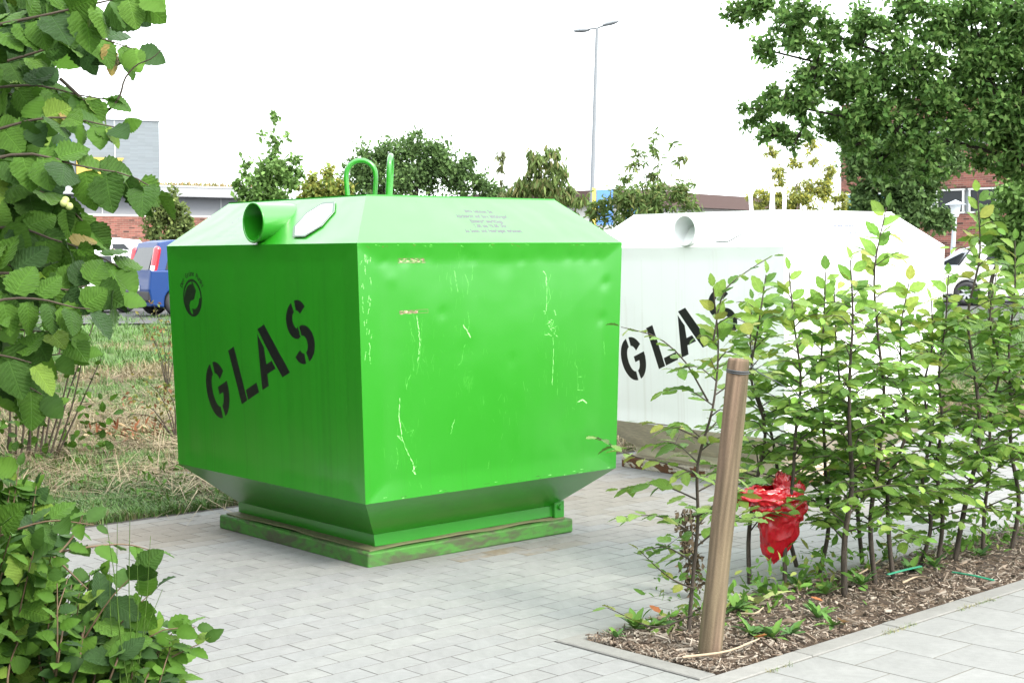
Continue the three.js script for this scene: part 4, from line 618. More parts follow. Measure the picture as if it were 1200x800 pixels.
const grassMat = new THREE.MeshPhysicalMaterial({ color: lin(1, 1, 1), roughness: 0.7, transmission: 0.3, thickness: 0, side: THREE.DoubleSide });
rnd = mulberry(301);
scatter('lawn_grass', 'short green and yellowed grass of the rough lawn', bladesGeo(13, 0.085, 0.07, 0.7, 5, 0.0035), grassMat, 17000, () => { const [p, d] = lawnSpot(7.4, 34), k = dryAt(p) + rr(-0.35, 0.35), s = rr(0.6, 1.3) * (d > 18 ? 1.6 : 1), f = rr(0.7, 1.3); return [p, new THREE.Euler(0, rr(0, 6.3), 0), V(s, s * rr(0.6, 1.2), s), k > 0.68 ? [0.22 * f, 0.185 * f, 0.09 * f] : [0.095 * f, 0.195 * f, 0.035 * f]]; });
scatter('dry_hay', 'pale dry cut grass lying on the lawn', bladesGeo(7, 0.26, 0.08, 3.2, 6, 0.0035), std([1, 1, 1], 0.85, { side: THREE.DoubleSide }), 3200, () => { let p, d; do [p, d] = lawnSpot(8.6, 24); while (dryAt(p) + rr(-0.2, 0.3) < 0.5); const f = rr(0.6, 1.25), s = rr(0.5, 1.2); return [p.setY(p.y + 0.01), new THREE.Euler(rr(-0.2, 0.2), rr(0, 6.3), rr(-0.2, 0.2)), V(s, s * rr(0.25, 0.5), s), rnd() < 0.2 ? [0.12 * f, 0.075 * f, 0.045 * f] : [0.27 * f, 0.22 * f, 0.13 * f]]; });
scatter('verge_grass', 'taller green grass along the edge of the paving', bladesGeo(14, 0.1, 0.06, 0.8, 7, 0.0035), grassMat, 2600, () => { const u = rr(-3, 2.5), w = LAWN_W - 0.03 - Math.pow(rnd(), 1.6) * 1.1, p = P(u, w), f = rr(0.7, 1.3), s = rr(0.4, 1.15); p.y = landY(p) - 0.012; return [p, new THREE.Euler(0, rr(0, 6.3), 0), V(s, s, s), rnd() < 0.25 ? [0.2 * f, 0.19 * f, 0.085 * f] : [0.1 * f, 0.21 * f, 0.035 * f]]; });
scatter('joint_moss', 'small moss and grass sprigs along the kerb joint', bladesGeo(10, 0.03, 0.02, 0.9, 8, 0.0015), grassMat, 260, () => { const u = rr(0.6, 4.4), p = P(u, 1.354 + rr(-0.006, 0.01), -0.008), f = rr(0.7, 1.3), s = rr(0.3, 1.1) * (N3(u * 3, 1) > 0.05 ? 1 : 0.4); return [p, new THREE.Euler(0, rr(0, 6.3), 0), V(s, s, s), rnd() < 0.5 ? [0.24 * f, 0.23 * f, 0.08 * f] : [0.12 * f, 0.19 * f, 0.04 * f]]; });

// ---------------------------------------------------------------- leafy plants
const twigBark = std([0.14, 0.115, 0.095], 0.9, { map: barkTex }), twigLight = std([0.22, 0.18, 0.13], 0.85, { map: barkTex });
const BEAM = [[0.14, 0.29, 0.045], [0.19, 0.35, 0.06], [0.11, 0.23, 0.04], [0.24, 0.39, 0.07], [0.29, 0.39, 0.07], [0.33, 0.37, 0.075]].map(c => leafMat(c, 0.58, 0.6, true));
const HAZEL = [[0.065, 0.15, 0.018], [0.045, 0.105, 0.018], [0.095, 0.2, 0.028], [0.032, 0.075, 0.02], [0.16, 0.26, 0.04], [0.26, 0.2, 0.06]].map(c => leafMat(c, 0.36, 0.6, true));
class Leaves { // leaves of one plant: up to 300 as parts, the rest together
  constructor(T, set, name = 'leaf') { this.T = T; this.set = set; this.list = []; this.name = name; }
  add(p, d, u, s, m) { this.list.push([p, d, u, s, m]); }
  done(limit = 300) {
    const eye = camera.position, root = this.T.position; this.list.forEach(l => { const w = l[0].clone().add(root); l.k = w.distanceTo(eye) / l[3] + (inFrame(w, 40) ? 0 : 1e4); }); this.list.sort((a, b) => a.k - b.k);
    const rest = []; this.list.forEach((l, i) => { if (i < limit && l.k < 1e4) putLeaf(this.name, this.set[Math.floor(hash(i, 7) * this.set.length)], l[4], this.T, l[0], l[1], l[2], l[3]); else rest.push([l[0], l[1], l[2], l[3], l[4].color.toArray()]); });
    if (rest.length) { const o = mesh('foliage', foliage(rest, this.set), leafMat([1, 1, 1], 0.4, 0.55), this.T); o.userData.kind = 'stuff'; }
  }
}
function alongTwig(lv, pts, o) { // alternate leaves on a twig
  const c = new THREE.CatmullRomCurve3(pts), L = c.getLength(), n = Math.max(2, Math.round(L / o.gap)), up0 = o.up || V(0, 1, 0);
  for (let i = 0; i <= n; i++) {
    const t = lerp(o.from ?? 0.1, 1, i / n), p = c.getPointAt(t), tg = c.getTangentAt(t), side = new THREE.Vector3().crossVectors(tg, up0).normalize().multiplyScalar(i % 2 ? 1 : -1);
    if (side.lengthSq() < 0.1) side.set(1, 0, 0);
    const a = i === n ? 0.1 : rr(0.55, 1.15), d = tg.clone().multiplyScalar(Math.cos(a)).addScaledVector(side, Math.sin(a)); d.y += rr(-1, 0.4) * (o.hang ?? 0.35); d.normalize();
    const u = up0.clone().addScaledVector(randDir(), o.rough ?? 0.45); lv.add(p.clone().addScaledVector(d, 0.008), d, u, rr(...o.size) * (i === n ? 0.8 : 1) * (1 - 0.25 * (o.taper ?? 1) * t), o.mats(t));
  }
}
const hedgeGroup = 'young hornbeams of the hedge';
function sapling(label, base, top, o) {
  const g0 = onGround(...base), T = thing('hedge_sapling', label, 'sapling', V(g0.x, -0.005, g0.z), 0, hedgeGroup);
  const tp = at(top[0], top[1], -g0.z + (o.back ?? 0)).sub(T.position), H = tp.y, lv = new Leaves(T, leafSets.beam), wig = () => V(gauss() * 0.022, 0, gauss() * 0.022);
  const pts = [V(0, -0.03, 0)]; for (let k = 1; k < 6; k++) pts.push(V(tp.x * (k / 6) + (o.bow ?? 0) * Math.sin(k / 6 * Math.PI), H * k / 6, tp.z * (k / 6)).add(wig())); pts.push(tp);
  const c = new THREE.CatmullRomCurve3(pts); mesh('stem', tube(pts, (o.r ?? 0.014) * 0.85, 0.0028, 8, 26), twigBark, T);
  const tw = [], n = Math.round((o.n ?? 20) * 1.4), sp = o.spread ?? 0.42; let az = rr(0, 6.3);
  const mats = tip => () => { const q = rnd() + tip * 0.25 + (o.light ?? 0); return BEAM[q < 0.25 ? 0 : q < 0.5 ? 1 : q < 0.66 ? 2 : q < 0.97 ? 3 : q < 1.15 ? 4 : 5]; };
  for (let k = 0; k < n; k++) {
    const t = lerp((o.low ?? 0.2) * 0.85 + 0.02, 0.93, (k + rr(-0.3, 0.3)) / n), p = c.getPointAt(clamp(t, 0.05, 0.97)); az += 2.4 + rr(-0.4, 0.4);
    const len = sp * (1.05 - 0.8 * t) * rr(0.55, 1.25), el = rr(0.05, 0.6), d = V(Math.cos(az) * Math.cos(el), Math.sin(el), Math.sin(az) * Math.cos(el)), e = p.clone().addScaledVector(d, len), m = p.clone().addScaledVector(d, len * 0.5).add(V(rr(-0.02, 0.02), 0.02, rr(-0.02, 0.02)));
    e.y -= len * 0.12; tw.push(tube([p, m, e], 0.0042 * (1.2 - t * 0.6), 0.0014, 5, 5)); alongTwig(lv, [p, m, e], { gap: 0.033, size: [0.068, 0.118], mats: mats(t > 0.75 ? 1 : 0), from: 0.14, hang: 0.45, rough: 0.6 });
    if (len > 0.25 && rnd() < 0.7) { const s = m.clone(), d2 = d.clone().applyAxisAngle(V(0, 1, 0), rr(0.5, 1.0) * (rnd() < 0.5 ? 1 : -1)), e2 = s.clone().addScaledVector(d2, len * 0.45); tw.push(tube([s, s.clone().lerp(e2, 0.5), e2], 0.0022, 0.001, 4, 3)); alongTwig(lv, [s, s.clone().lerp(e2, 0.5), e2], { gap: 0.034, size: [0.06, 0.1], mats: mats(0.3), hang: 0.45, rough: 0.6 }); }
  }
  for (const extra of o.sprays || []) { const ps = extra.map(([x, y, dz = 0]) => at(x, y, -g0.z + dz).sub(T.position)); tw.push(tube(ps, 0.0045, 0.0016, 5, 8)); alongTwig(lv, ps, { gap: 0.045, size: [0.06, 0.095], mats: mats(0.8), from: 0.2, hang: 0.5, rough: 0.5 }); }
  const tipP = [0.8, 0.87, 0.94, 1].map(t => c.getPointAt(t)); alongTwig(lv, tipP, { gap: 0.05, size: [0.085, 0.125], mats: mats(o.tipLight ?? 0.8), up: V(0.15, 0.5, 0.8), hang: -0.3, rough: 0.5 });
  mesh('branches', merged(tw), twigBark, T); lv.done(); return T;
}
rnd = mulberry(401);
sapling('yellow-green sapling left of the wooden stake, leaning over the paving', [806, 744], [836, 338], { n: 15, spread: 0.44, light: 0.12, low: 0.24, r: 0.011, sprays: [[[830, 470], [800, 420], [770, 395], [728, 383]], [[830, 520], [790, 500], [750, 495]], [[826, 560], [790, 545], [745, 535], [700, 512, -0.2]], [[836, 400], [850, 340], [880, 315], [905, 300]], [[815, 690], [790, 680], [765, 660], [750, 645]], [[812, 720], [770, 735], [712, 712]]] });
sapling('sapling close behind the wooden stake', [879, 684], [898, 322], { n: 19, spread: 0.4, back: 0.1 });
sapling('sapling with the red bag caught at its foot', [920, 692], [925, 318], { n: 20, spread: 0.42, low: 0.42, bow: 0.05 });
sapling('sapling just right of the red bag', [958, 676], [968, 318], { n: 21, spread: 0.42, back: 0.1 });
sapling('thick-stemmed sapling right of the red bag, before the white container', [990, 699], [997, 305], { n: 24, spread: 0.45, r: 0.019, bow: 0.03 });
sapling('sapling whose long bare tip rises across the white container roof', [1027, 686], [1039, 243], { n: 20, spread: 0.4, r: 0.016, low: 0.2, bow: -0.03 });
sapling('sapling behind the first green strap', [1048, 680], [1066, 330], { n: 22, spread: 0.42, r: 0.015 });
sapling('bushy low sapling between the two green straps', [1076, 664], [1092, 352], { n: 22, spread: 0.42, low: 0.1 });
sapling('straight sapling left of the tallest shoot', [1098, 663], [1112, 322], { n: 20, spread: 0.4, r: 0.015 });
sapling('tallest sapling with yellow-green tip above the hedge at right', [1118, 658], [1146, 226], { n: 26, spread: 0.45, r: 0.018, bow: 0.04, tipLight: 0.9, low: 0.2 });
sapling('sapling right of the tallest shoot', [1152, 650], [1168, 322], { n: 24, spread: 0.46, r: 0.014 });
sapling('grey-stemmed sapling near the right picture edge', [1184, 646], [1190, 282], { n: 24, spread: 0.45, r: 0.016, low: 0.3 });
sapling('last sapling cut by the right picture edge', [1216, 634], [1212, 310], { n: 24, spread: 0.48, low: 0.2 });
sapling('sapling set back against the white container, right of the stake', [936, 664], [882, 352], { n: 18, spread: 0.38, back: 0.2, bow: -0.05 });
sapling('slim dark-stemmed sapling in front of the container corner', [1012, 662], [978, 338], { n: 18, spread: 0.4, low: 0.25 });

// ---------------------------------------------------------------- hazel at the left edge
{
  rnd = mulberry(501);
  const root = V(-1.62, 0, -3.35), T = thing('hazel_tree', 'large-leaved hazel reaching in from the left edge', 'tree', root), lv = new Leaves(T, leafSets.hazel), tw = [];
  const trunkPts = [V(0, -0.05, 0), V(0.03, 0.6, 0.02), V(-0.04, 1.3, -0.05), V(0.05, 2.1, 0.02), V(0.02, 2.9, 0)]; mesh('trunk', tube(trunkPts, 0.06, 0.025, 10, 14), twigLight, T);
  const HM = () => () => { const q = rnd(); return HAZEL[q < 0.12 ? 3 : q < 0.42 ? 1 : q < 0.78 ? 0 : q < 0.93 ? 2 : q < 0.985 ? 4 : 5]; };
  const twig = (ps, d, o = {}) => { const p = ps.map(([x, y, dz = 0]) => at(x, y, d + dz).sub(root)); tw.push(tube(p, o.r ?? 0.0042, 0.0012, 6, 10)); alongTwig(lv, p, { gap: (o.gap ?? 0.034) * 0.48, size: (o.size ?? [0.075, 0.115]).map(v => v * 0.84), mats: HM(), from: o.from ?? 0, hang: 1.5, rough: 0.85, up: V(0.25, 0.5, 0.6), taper: 0.5 }); };
  twig([[-60, 40], [50, 18], [120, 2], [176, -10]], 3.0); twig([[-60, 90], [40, 62], [100, 42], [140, 52], [158, 58]], 3.2, { gap: 0.04 }); twig([[-60, 110], [40, 100], [95, 112], [122, 116]], 3.1, { size: [0.06, 0.1] });
  twig([[-60, 170], [40, 140], [80, 138], [115, 145], [140, 150]], 3.0, { size: [0.06, 0.1] }); twig([[-60, 200], [30, 180], [95, 195], [150, 205], [182, 222]], 2.9, { gap: 0.045 }); twig([[-60, 250], [20, 220], [70, 235], [105, 268]], 3.1);
  twig([[-60, 290], [10, 265], [60, 280], [98, 292], [138, 312]], 3.0); twig([[-60, 330], [20, 320], [70, 340], [105, 335], [138, 345]], 2.9); twig([[-60, 370], [10, 350], [55, 352], [85, 360], [105, 362]], 2.8, { gap: 0.045 });
  twig([[-60, 400], [0, 385], [40, 388], [84, 390]], 3.1, { size: [0.06, 0.1] }); twig([[-60, 430], [-20, 415], [10, 418], [36, 425]], 2.8, { gap: 0.05 }); twig([[-60, 450], [-30, 440], [-10, 442], [8, 450]], 3.0); twig([[-60, 5], [20, -10], [80, -20]], 3.2);
  for (let k = 0; k < 38; k++) { const y = rr(-30, 360), d = rr(3.25, 4.0), x1 = rr(0, 82) * (y > 330 ? 0.8 : 1); twig([[-110, y + rr(-40, 40)], [-30, y + rr(-20, 20)], [x1, y + rr(-10, 30)]], d, { gap: 0.042, r: 0.005 }); }
  twig([[-60, 452], [0, 425], [45, 418], [92, 412]], 3.3, { size: [0.06, 0.1], gap: 0.05 }); twig([[-60, 470], [-10, 448], [25, 450], [48, 462]], 3.0, { size: [0.07, 0.11], gap: 0.055 });
  // the crown goes on outside the picture to the left
  for (let k = 0; k < 150; k++) { const y = rr(1.15, 2.9), a = rr(2.3, 5.1), len = rr(0.4, 1.0), s = V(0, y - 0.2, 0), e = s.clone().add(V(Math.cos(a) * len, rr(0, 0.4), Math.sin(a) * len)); tw.push(tube([s, s.clone().lerp(e, 0.5).add(V(0, 0.06, 0)), e], 0.006, 0.002, 4, 4)); alongTwig(lv, [s, s.clone().lerp(e, 0.5).add(V(0, 0.06, 0)), e], { gap: 0.07, size: [0.08, 0.12], mats: HM(), from: 0.25, hang: 0.8, rough: 0.7 }); }
  // bare twig crossing the sky
  tw.push(tube([at(70, 92, 3.1), at(98, 118, 3.1), at(112, 132, 3.1), at(128, 128, 3.1), at(140, 112, 3.1), at(146, 92, 3.1), at(160, 76, 3.1), at(178, 68, 3.1), at(192, 55, 3.1)].map(p => p.sub(root)), 0.0042, 0.0008, 6, 24));
  mesh('branches', merged(tw), std([0.16, 0.125, 0.09], 0.85, { map: barkTex }), T); lv.done(300);
  const nut = mesh('hazel_nuts', merged([0, 1, 2].map(k => new THREE.SphereGeometry(0.008, 8, 6).translate(0.006 * Math.cos(k * 2.1), 0.006 * (k - 1), 0.006 * Math.sin(k * 2.1)))), std([0.35, 0.4, 0.14], 0.7), T); nut.position.copy(at(77, 238, 2.85).sub(root));
}
{ // thin upright shoots further back on the lawn
  rnd = mulberry(511); const g0 = onGround(42, 538), T = thing('coppice_shoots', 'clump of thin upright bare shoots on the lawn below the hazel leaves', 'shrub', V(g0.x, landY(g0) - 0.02, g0.z)), tw = [], lv = new Leaves(T, leafSets.bramble), d = -g0.z;
  for (const [bx, tx, ty] of [[8, 18, 372], [18, 30, 378], [24, 42, 365], [30, 58, 380], [40, 62, 372], [46, 78, 378], [52, 92, 385], [58, 112, 372], [62, 100, 400], [12, 6, 380], [34, 30, 400], [50, 70, 410], [66, 118, 420]]) { const a = at(bx, 534 + rr(-6, 8), d).sub(T.position), b = at(tx, ty, d + rr(-0.2, 0.2)).sub(T.position); a.y = Math.min(a.y, 0.02); const m = a.clone().lerp(b, 0.5).add(V(rr(-0.03, 0.03), 0, 0)); tw.push(tube([a, m, b], 0.009, 0.004, 6, 6)); alongTwig(lv, [m, m.clone().lerp(b, 0.5), b], { gap: 0.075, size: [0.05, 0.09], mats: () => HAZEL[ri(3)], hang: 0.6 }); }
  for (let k = 0; k < 230; k++) { const p = V(rr(-0.6, 0.7), 0.02 + Math.pow(rnd(), 1.6) * 0.55, rr(-0.4, 0.5)); lv.add(p, randDir(0.3), randDir(1), rr(0.04, 0.09), HAZEL[ri(3)]); }
  mesh('shoots', merged(tw), std([0.17, 0.14, 0.11], 0.9, { map: barkTex }), T); lv.done();
}
{ // reddish-leaved saplings by the container's far left corner
  rnd = mulberry(512);
  for (const [label, b, tips, n] of [['thin brownish sapling with reddish leaves before the blue car', [196, 470], [[178, 352], [160, 365], [192, 360], [170, 384], [205, 380]], 150], ['low brownish twigs with yellowed leaves beside the container', [206, 520], [[140, 462], [165, 440], [190, 450], [150, 485], [205, 440], [182, 470]], 150]]) {
    const g0 = onGround(...b), T = thing('reddish_sapling', label, 'sapling', V(g0.x, landY(g0) - 0.02, g0.z)), tw = [], list = [], d = -g0.z;
    for (const [x, y] of tips) { const e = at(x, y, d + rr(-0.3, 0.3)).sub(T.position), m = e.clone().multiplyScalar(0.55).add(V(0.04, 0.08, 0)); tw.push(tube([V(0, 0, 0), m, e], 0.007, 0.002, 5, 6)); const c = new THREE.CatmullRomCurve3([V(0, 0, 0), m, e]); for (let k = 0; k < n / tips.length; k++) { const p = c.getPointAt(rr(0.45, 1)).add(V(gauss(), gauss(), gauss()).multiplyScalar(0.035)), f = rr(0.7, 1.3), q = rnd(); const t = q < 0.4 ? [0.19, 0.17, 0.05] : q < 0.7 ? [0.13, 0.17, 0.04] : [0.2, 0.1, 0.05]; list.push([p, randDir(), randDir(0.8), rr(0.03, 0.055), t.map(v => v * f)]); } }
    mesh('stems', merged(tw), twigBark, T); mesh('foliage', foliage(list, twigLeaf), leafMat([1, 1, 1], 0.35, 0.6), T).userData.kind = 'stuff';
  }
}
{ // bramble thicket at the lower left
  rnd = mulberry(521); const root = onGround(60, 838), T = thing('bramble_bush', 'bramble thicket spilling onto the paving at lower left', 'bush', root.clone()), lv = new Leaves(T, [...leafSets.bramble, leafSets.hazel[0], leafSets.hazel[2], leafSets.beam[1], leafSets.narrow[1]]), tw = [], D = -root.z;
  const BM = () => { const q = rnd(); return HAZEL[q < 0.34 ? 0 : q < 0.62 ? 1 : q < 0.82 ? 2 : q < 0.94 ? 3 : 4]; };
  const stem = (ps, o = {}) => { const p = ps.map(([x, y, dz = 0]) => at(x, y, D + dz).sub(T.position)); tw.push(tube(p, o.r ?? 0.005, 0.0018, 6, 10)); alongTwig(lv, p, { gap: o.gap ?? 0.04, size: (o.size ?? [0.05, 0.085]).map(v => v * 1.5), mats: BM, from: o.from ?? 0.2, hang: 0.6, rough: 0.7, up: V(0.1, 0.8, 0.5) }); };
  stem([[-40, 590, 0.3], [15, 612, 0.3], [60, 650, 0.25], [102, 690, 0.2]], { r: 0.011, gap: 0.12 }); stem([[62, 655, 0.25], [84, 630, 0.3], [98, 600, 0.3]], { size: [0.04, 0.07], gap: 0.035 }); stem([[60, 648, 0.3], [110, 640, 0.4], [150, 638, 0.5], [178, 645, 0.5]], { size: [0.07, 0.11], gap: 0.09 });
  stem([[-30, 640], [20, 620], [60, 610], [110, 615]], {}); stem([[-30, 700], [20, 660], [50, 650]], {}); stem([[40, 820], [90, 760], [130, 700], [160, 670]], { size: [0.07, 0.12], gap: 0.06 }); stem([[60, 830], [110, 770], [150, 720], [182, 690]], { size: [0.07, 0.11], gap: 0.06 }); stem([[90, 840], [140, 780], [185, 740], [228, 735]], { size: [0.055, 0.09] }); stem([[100, 850], [150, 800], [200, 770], [238, 752]], { size: [0.05, 0.08] });
  for (let k = 0; k < 12; k++) { const x = rr(-30, 35), y1 = rr(545, 610); stem([[x - 15, 850, 0.2], [x - 5, 700, 0.3], [x + rr(0, 20), y1, 0.35]], { from: 0.5, size: [0.045, 0.08], gap: 0.045 }); }
  for (let k = 0; k < 66; k++) { const x = rr(-40, 195), y1 = lerp(630, 750, clamp(x / 220, 0, 1)) + rr(-15, 80); stem([[x + rr(-40, 10), 850, rr(-0.3, 0.5)], [x + rr(-15, 10), lerp(850, y1, 0.55), rr(-0.2, 0.5)], [x + rr(0, 25), y1, rr(-0.2, 0.5)]], { size: rnd() < 0.3 ? [0.07, 0.11] : [0.035, 0.07], gap: rr(0.03, 0.05) }); }
  mesh('canes', merged(tw), std([0.13, 0.085, 0.05], 0.8), T); lv.done(300);
}
function rosette(name, label, cat, p, n, set, size, mats, el = [0.2, 0.9], group) { const T = thing(name, label, cat, p, 0, group), az0 = rr(0, 6.3); for (let k = 0; k < n; k++) { const a = az0 + k * 2.4 + rr(-0.3, 0.3), e = rr(...el), d = V(Math.cos(a) * Math.cos(e), Math.sin(e), Math.sin(a) * Math.cos(e)), u = V(-Math.cos(a) * Math.sin(e), Math.cos(e), -Math.sin(a) * Math.sin(e)).addScaledVector(randDir(), 0.25); putLeaf('leaf', set[ri(set.length)], mats[ri(mats.length)], T, V(0, 0.005, 0), d, u, rr(...size)); } return T; }
rnd = mulberry(531);
rosette('dock_plant', 'broad shiny dock leaves at the bottom left corner', 'weed', at(185, 792, 4.9).setY(0.0), 9, leafSets.dock, [0.13, 0.22], [HAZEL[2], HAZEL[4], BEAM[3]], [0.15, 0.7]);
{ // tall grass blades
  const p = at(150, 805, 4.75).setY(0), T = thing('tall_grass', 'few tall thin grass blades in front of the bramble', 'grass', p); for (const [x, y] of [[152, 596], [137, 610], [122, 598], [160, 640], [176, 628], [128, 660], [190, 690]]) { const e = at(x, y, 4.75 + rr(-0.1, 0.2)).sub(p), m = e.clone().multiplyScalar(0.5).add(V(rr(-0.03, 0.03), 0.03, 0)); mesh('blade', tube([V(rr(-0.05, 0.05), 0, rr(-0.05, 0.05)), m, e], 0.003, 0.0008, 4, 8), BEAM[1], T); }
}
const WEED = [[0.1, 0.21, 0.05], [0.13, 0.25, 0.05], [0.08, 0.17, 0.05]].map(c => leafMat(c, 0.35, 0.6));
{ // weeds growing in the mulch
  const g = 'weeds in the planting bed', at0 = (x, y) => onGround(x, y).setY(0.01);
  for (const [x, y, n, s, l] of [[744, 741, 14, [0.05, 0.11], 'feathery green weed in the near corner of the bed'], [722, 752, 7, [0.04, 0.07], 'small flat weed at the bed corner by the edging'], [880, 748, 12, [0.06, 0.11], 'thistle-like weed right of the stake foot'], [905, 752, 10, [0.06, 0.11], 'spreading weed further right of the stake foot'], [928, 748, 9, [0.05, 0.1], 'weed near the edging below the red bag'], [958, 728, 11, [0.06, 0.11], 'upright weed clump left of the orange leaf'], [976, 738, 9, [0.05, 0.09], 'pale weed beside the orange leaf'], [862, 718, 12, [0.07, 0.13], 'leafy weed behind the stake'], [893, 700, 10, [0.07, 0.12], 'weed under the red bag'], [842, 730, 8, [0.05, 0.1], 'weed left behind the stake foot'], [770, 738, 10, [0.05, 0.1], 'weed below the overhanging sapling'], [968, 700, 10, [0.06, 0.1], 'weed beside the thick-stemmed sapling'], [1068, 672, 12, [0.06, 0.11], 'green weed between the straps'], [1095, 668, 11, [0.06, 0.1], 'weed right of the first strap'], [1010, 690, 11, [0.06, 0.12], 'weed left of the first strap'], [1150, 655, 9, [0.05, 0.1], 'weed at the foot of the right-hand saplings'], [935, 690, 12, [0.06, 0.12], 'weed clump under the sapling right of the bag']]) rosette('weed', l, 'weed', at0(x, y), n, leafSets.narrow, s, WEED, [0.25, 1.1], g);
  rosette('pale_dock', 'drooping pale leaf of a withering dock beside the stake', 'weed', at0(888, 712), 5, leafSets.dock, [0.1, 0.16], [leafMat([0.35, 0.4, 0.16], 0.3, 0.6), WEED[0]], [0.4, 1.0]);
}
{ // low green growth at the foot of the hedge
  rnd = mulberry(551); const list = []; for (let k = 0; k < 2600; k++) { const u = lerp(0.7, 5.0, rnd()), w = 0.57 + Math.abs(gauss()) * 0.16, dens = 0.5 + fbm(u * 2.5, w * 2.5, 6) * 1.4; if (rnd() > dens * 0.75 || w > 1.1) continue; const p = P(u, w, 0.01 + Math.pow(rnd(), 1.8) * 0.2), f = rr(0.7, 1.3), c = rnd() < 0.8 ? [0.1, 0.21, 0.035] : [0.2, 0.24, 0.06]; list.push([p, randDir(0.25), randDir(0.9), rr(0.025, 0.065), c.map(v => v * f)]); }
  const o = shadows(new THREE.Mesh(foliage(list, [leafSets.narrow[0], leafGeo(0.5, 4, 0.06, 0.2, 0.2, 0.8, 4), leafSets.narrow[2]]), leafMat([1, 1, 1], 0.45, 0.6))); o.name = 'ground_cover'; o.userData = { kind: 'stuff', label: 'low green weeds covering the foot of the hedge', category: 'weeds' }; scene.add(o);
  const l2 = []; for (let k = 0; k < 1500; k++) { const u = rr(-2.5, 1.6), w = LAWN_W - 0.15 - Math.abs(gauss()) * 0.7, p = P(u, w), n = fbm(u * 1.5, w * 1.5, 8); if (n < 0.02) continue; p.y = landY(p) + Math.pow(rnd(), 1.5) * 0.16; const f = rr(0.7, 1.3); l2.push([p, randDir(0.3), randDir(0.9), rr(0.03, 0.08), [0.085 * f, 0.175 * f, 0.03 * f]]); }
  const o2 = shadows(new THREE.Mesh(foliage(l2, [leafSets.narrow[0], leafSets.narrow[1]]), leafMat([1, 1, 1], 0.4, 0.6))); o2.name = 'lawn_weeds'; o2.userData = { kind: 'stuff', label: 'green weeds growing along the edge of the lawn', category: 'weeds' }; scene.add(o2);
}
{ // loose things lying about
  const curl = (w, l, seed) => { const g = leafGeo(w, 6, 0.06, 0.5, -0.25, 0.8, seed, [1, 1, 1]); return g; };
  const lay = (name, label, cat, x, y, s, c, k) => { const p = onGround(x, y).setY(0.03), T = thing(name, label, cat, p); putLeaf('blade', curl(0.55, 1, k), leafMat(c, 0.2, 0.7), T, V(0, 0, 0), V(Math.cos(k), 0.1, Math.sin(k)), V(0.1, 1, 0.2), s); };
  lay('fallen_leaf', 'orange-brown fallen leaf right of the stake foot', 'leaf', 884, 755, 0.075, [0.42, 0.18, 0.06], 1); lay('fallen_leaf', 'large tan fallen leaf by the edging', 'leaf', 990, 737, 0.1, [0.42, 0.26, 0.12], 2); lay('fallen_leaf', 'reddish fallen leaf among the chips behind the orange one', 'leaf', 965, 712, 0.06, [0.3, 0.12, 0.05], 3); lay('fallen_leaf', 'brown dry leaf in the near bed corner', 'leaf', 775, 727, 0.07, [0.33, 0.12, 0.05], 4);
  const scrap = (label, p, s, c) => { const g = new THREE.PlaneGeometry(s, s * 0.6, 8, 6).rotateX(-Math.PI / 2), q = g.attributes.position; for (let i = 0; i < q.count; i++) q.setY(i, 0.25 * s * fbm(q.getX(i) / s * 2, q.getZ(i) / s * 2, s * 10) + 0.03 * s); g.computeVertexNormals(); const T = thing('paper_scrap', label, 'litter', p); mesh('sheet', g, std(c, 0.8, { side: THREE.DoubleSide }), T); };
  scrap('tiny white paper scrap in the near corner of the bed', onGround(757, 735).setY(0.028), 0.05, [0.7, 0.7, 0.7]); const a = onGround(35, 570), b = onGround(216, 560); scrap('crumpled grey paper on the lawn under the bare shoots', a.setY(landY(a) + 0.02), 0.2, [0.26, 0.275, 0.25]); scrap('pale litter scrap on the grass beside the green container', b.setY(landY(b) + 0.02), 0.18, [0.3, 0.28, 0.25]);
  // two pieces of green strap
  for (const [label, ps] of [['green plastic strap under the hedge, left of the two', [[1040, 684], [1058, 680], [1079, 674]]], ['green plastic strap lying near the edging, right of the two', [[1117, 681], [1140, 686], [1165, 691]]]]) { const p0 = onGround(...ps[0]), T = thing('plastic_strap', label, 'strap', p0.clone().setY(0)); const pts = ps.map(([x, y], i) => onGround(x, y).sub(p0).setY(0.045 + 0.012 * (i % 2))); const g = tube(pts, 0.011, 0.011, 6, 10); const q = g.attributes.position; for (let i = 0; i < q.count; i++) q.setY(i, 0.045 + (q.getY(i) - 0.045) * 0.35); mesh('strap', g, phy([0.015, 0.2, 0.11], 0.4), T); }
  for (const [label, ps] of [['bent dry stalk in front of the stake foot', [[800, 779], [850, 776], [890, 764]]], ['dry twig lying behind the stake', [[868, 727], [885, 730], [895, 726]]], ['brown stick under the saplings', [[1000, 683], [1018, 676], [1032, 668]]], ['pale stick on the chips near the right strap', [[1058, 690], [1075, 686], [1090, 690]]]]) { const p0 = onGround(...ps[0]), T = thing('dry_stick', label, 'stick', p0.clone().setY(0), 0, 'dry sticks in the planting bed'); mesh('stick', tube(ps.map(([x, y], i) => onGround(x, y).sub(p0).setY(0.03 + 0.012 * i)), 0.006, 0.003, 6, 8), std([0.33, 0.26, 0.18], 0.9), T); }
}
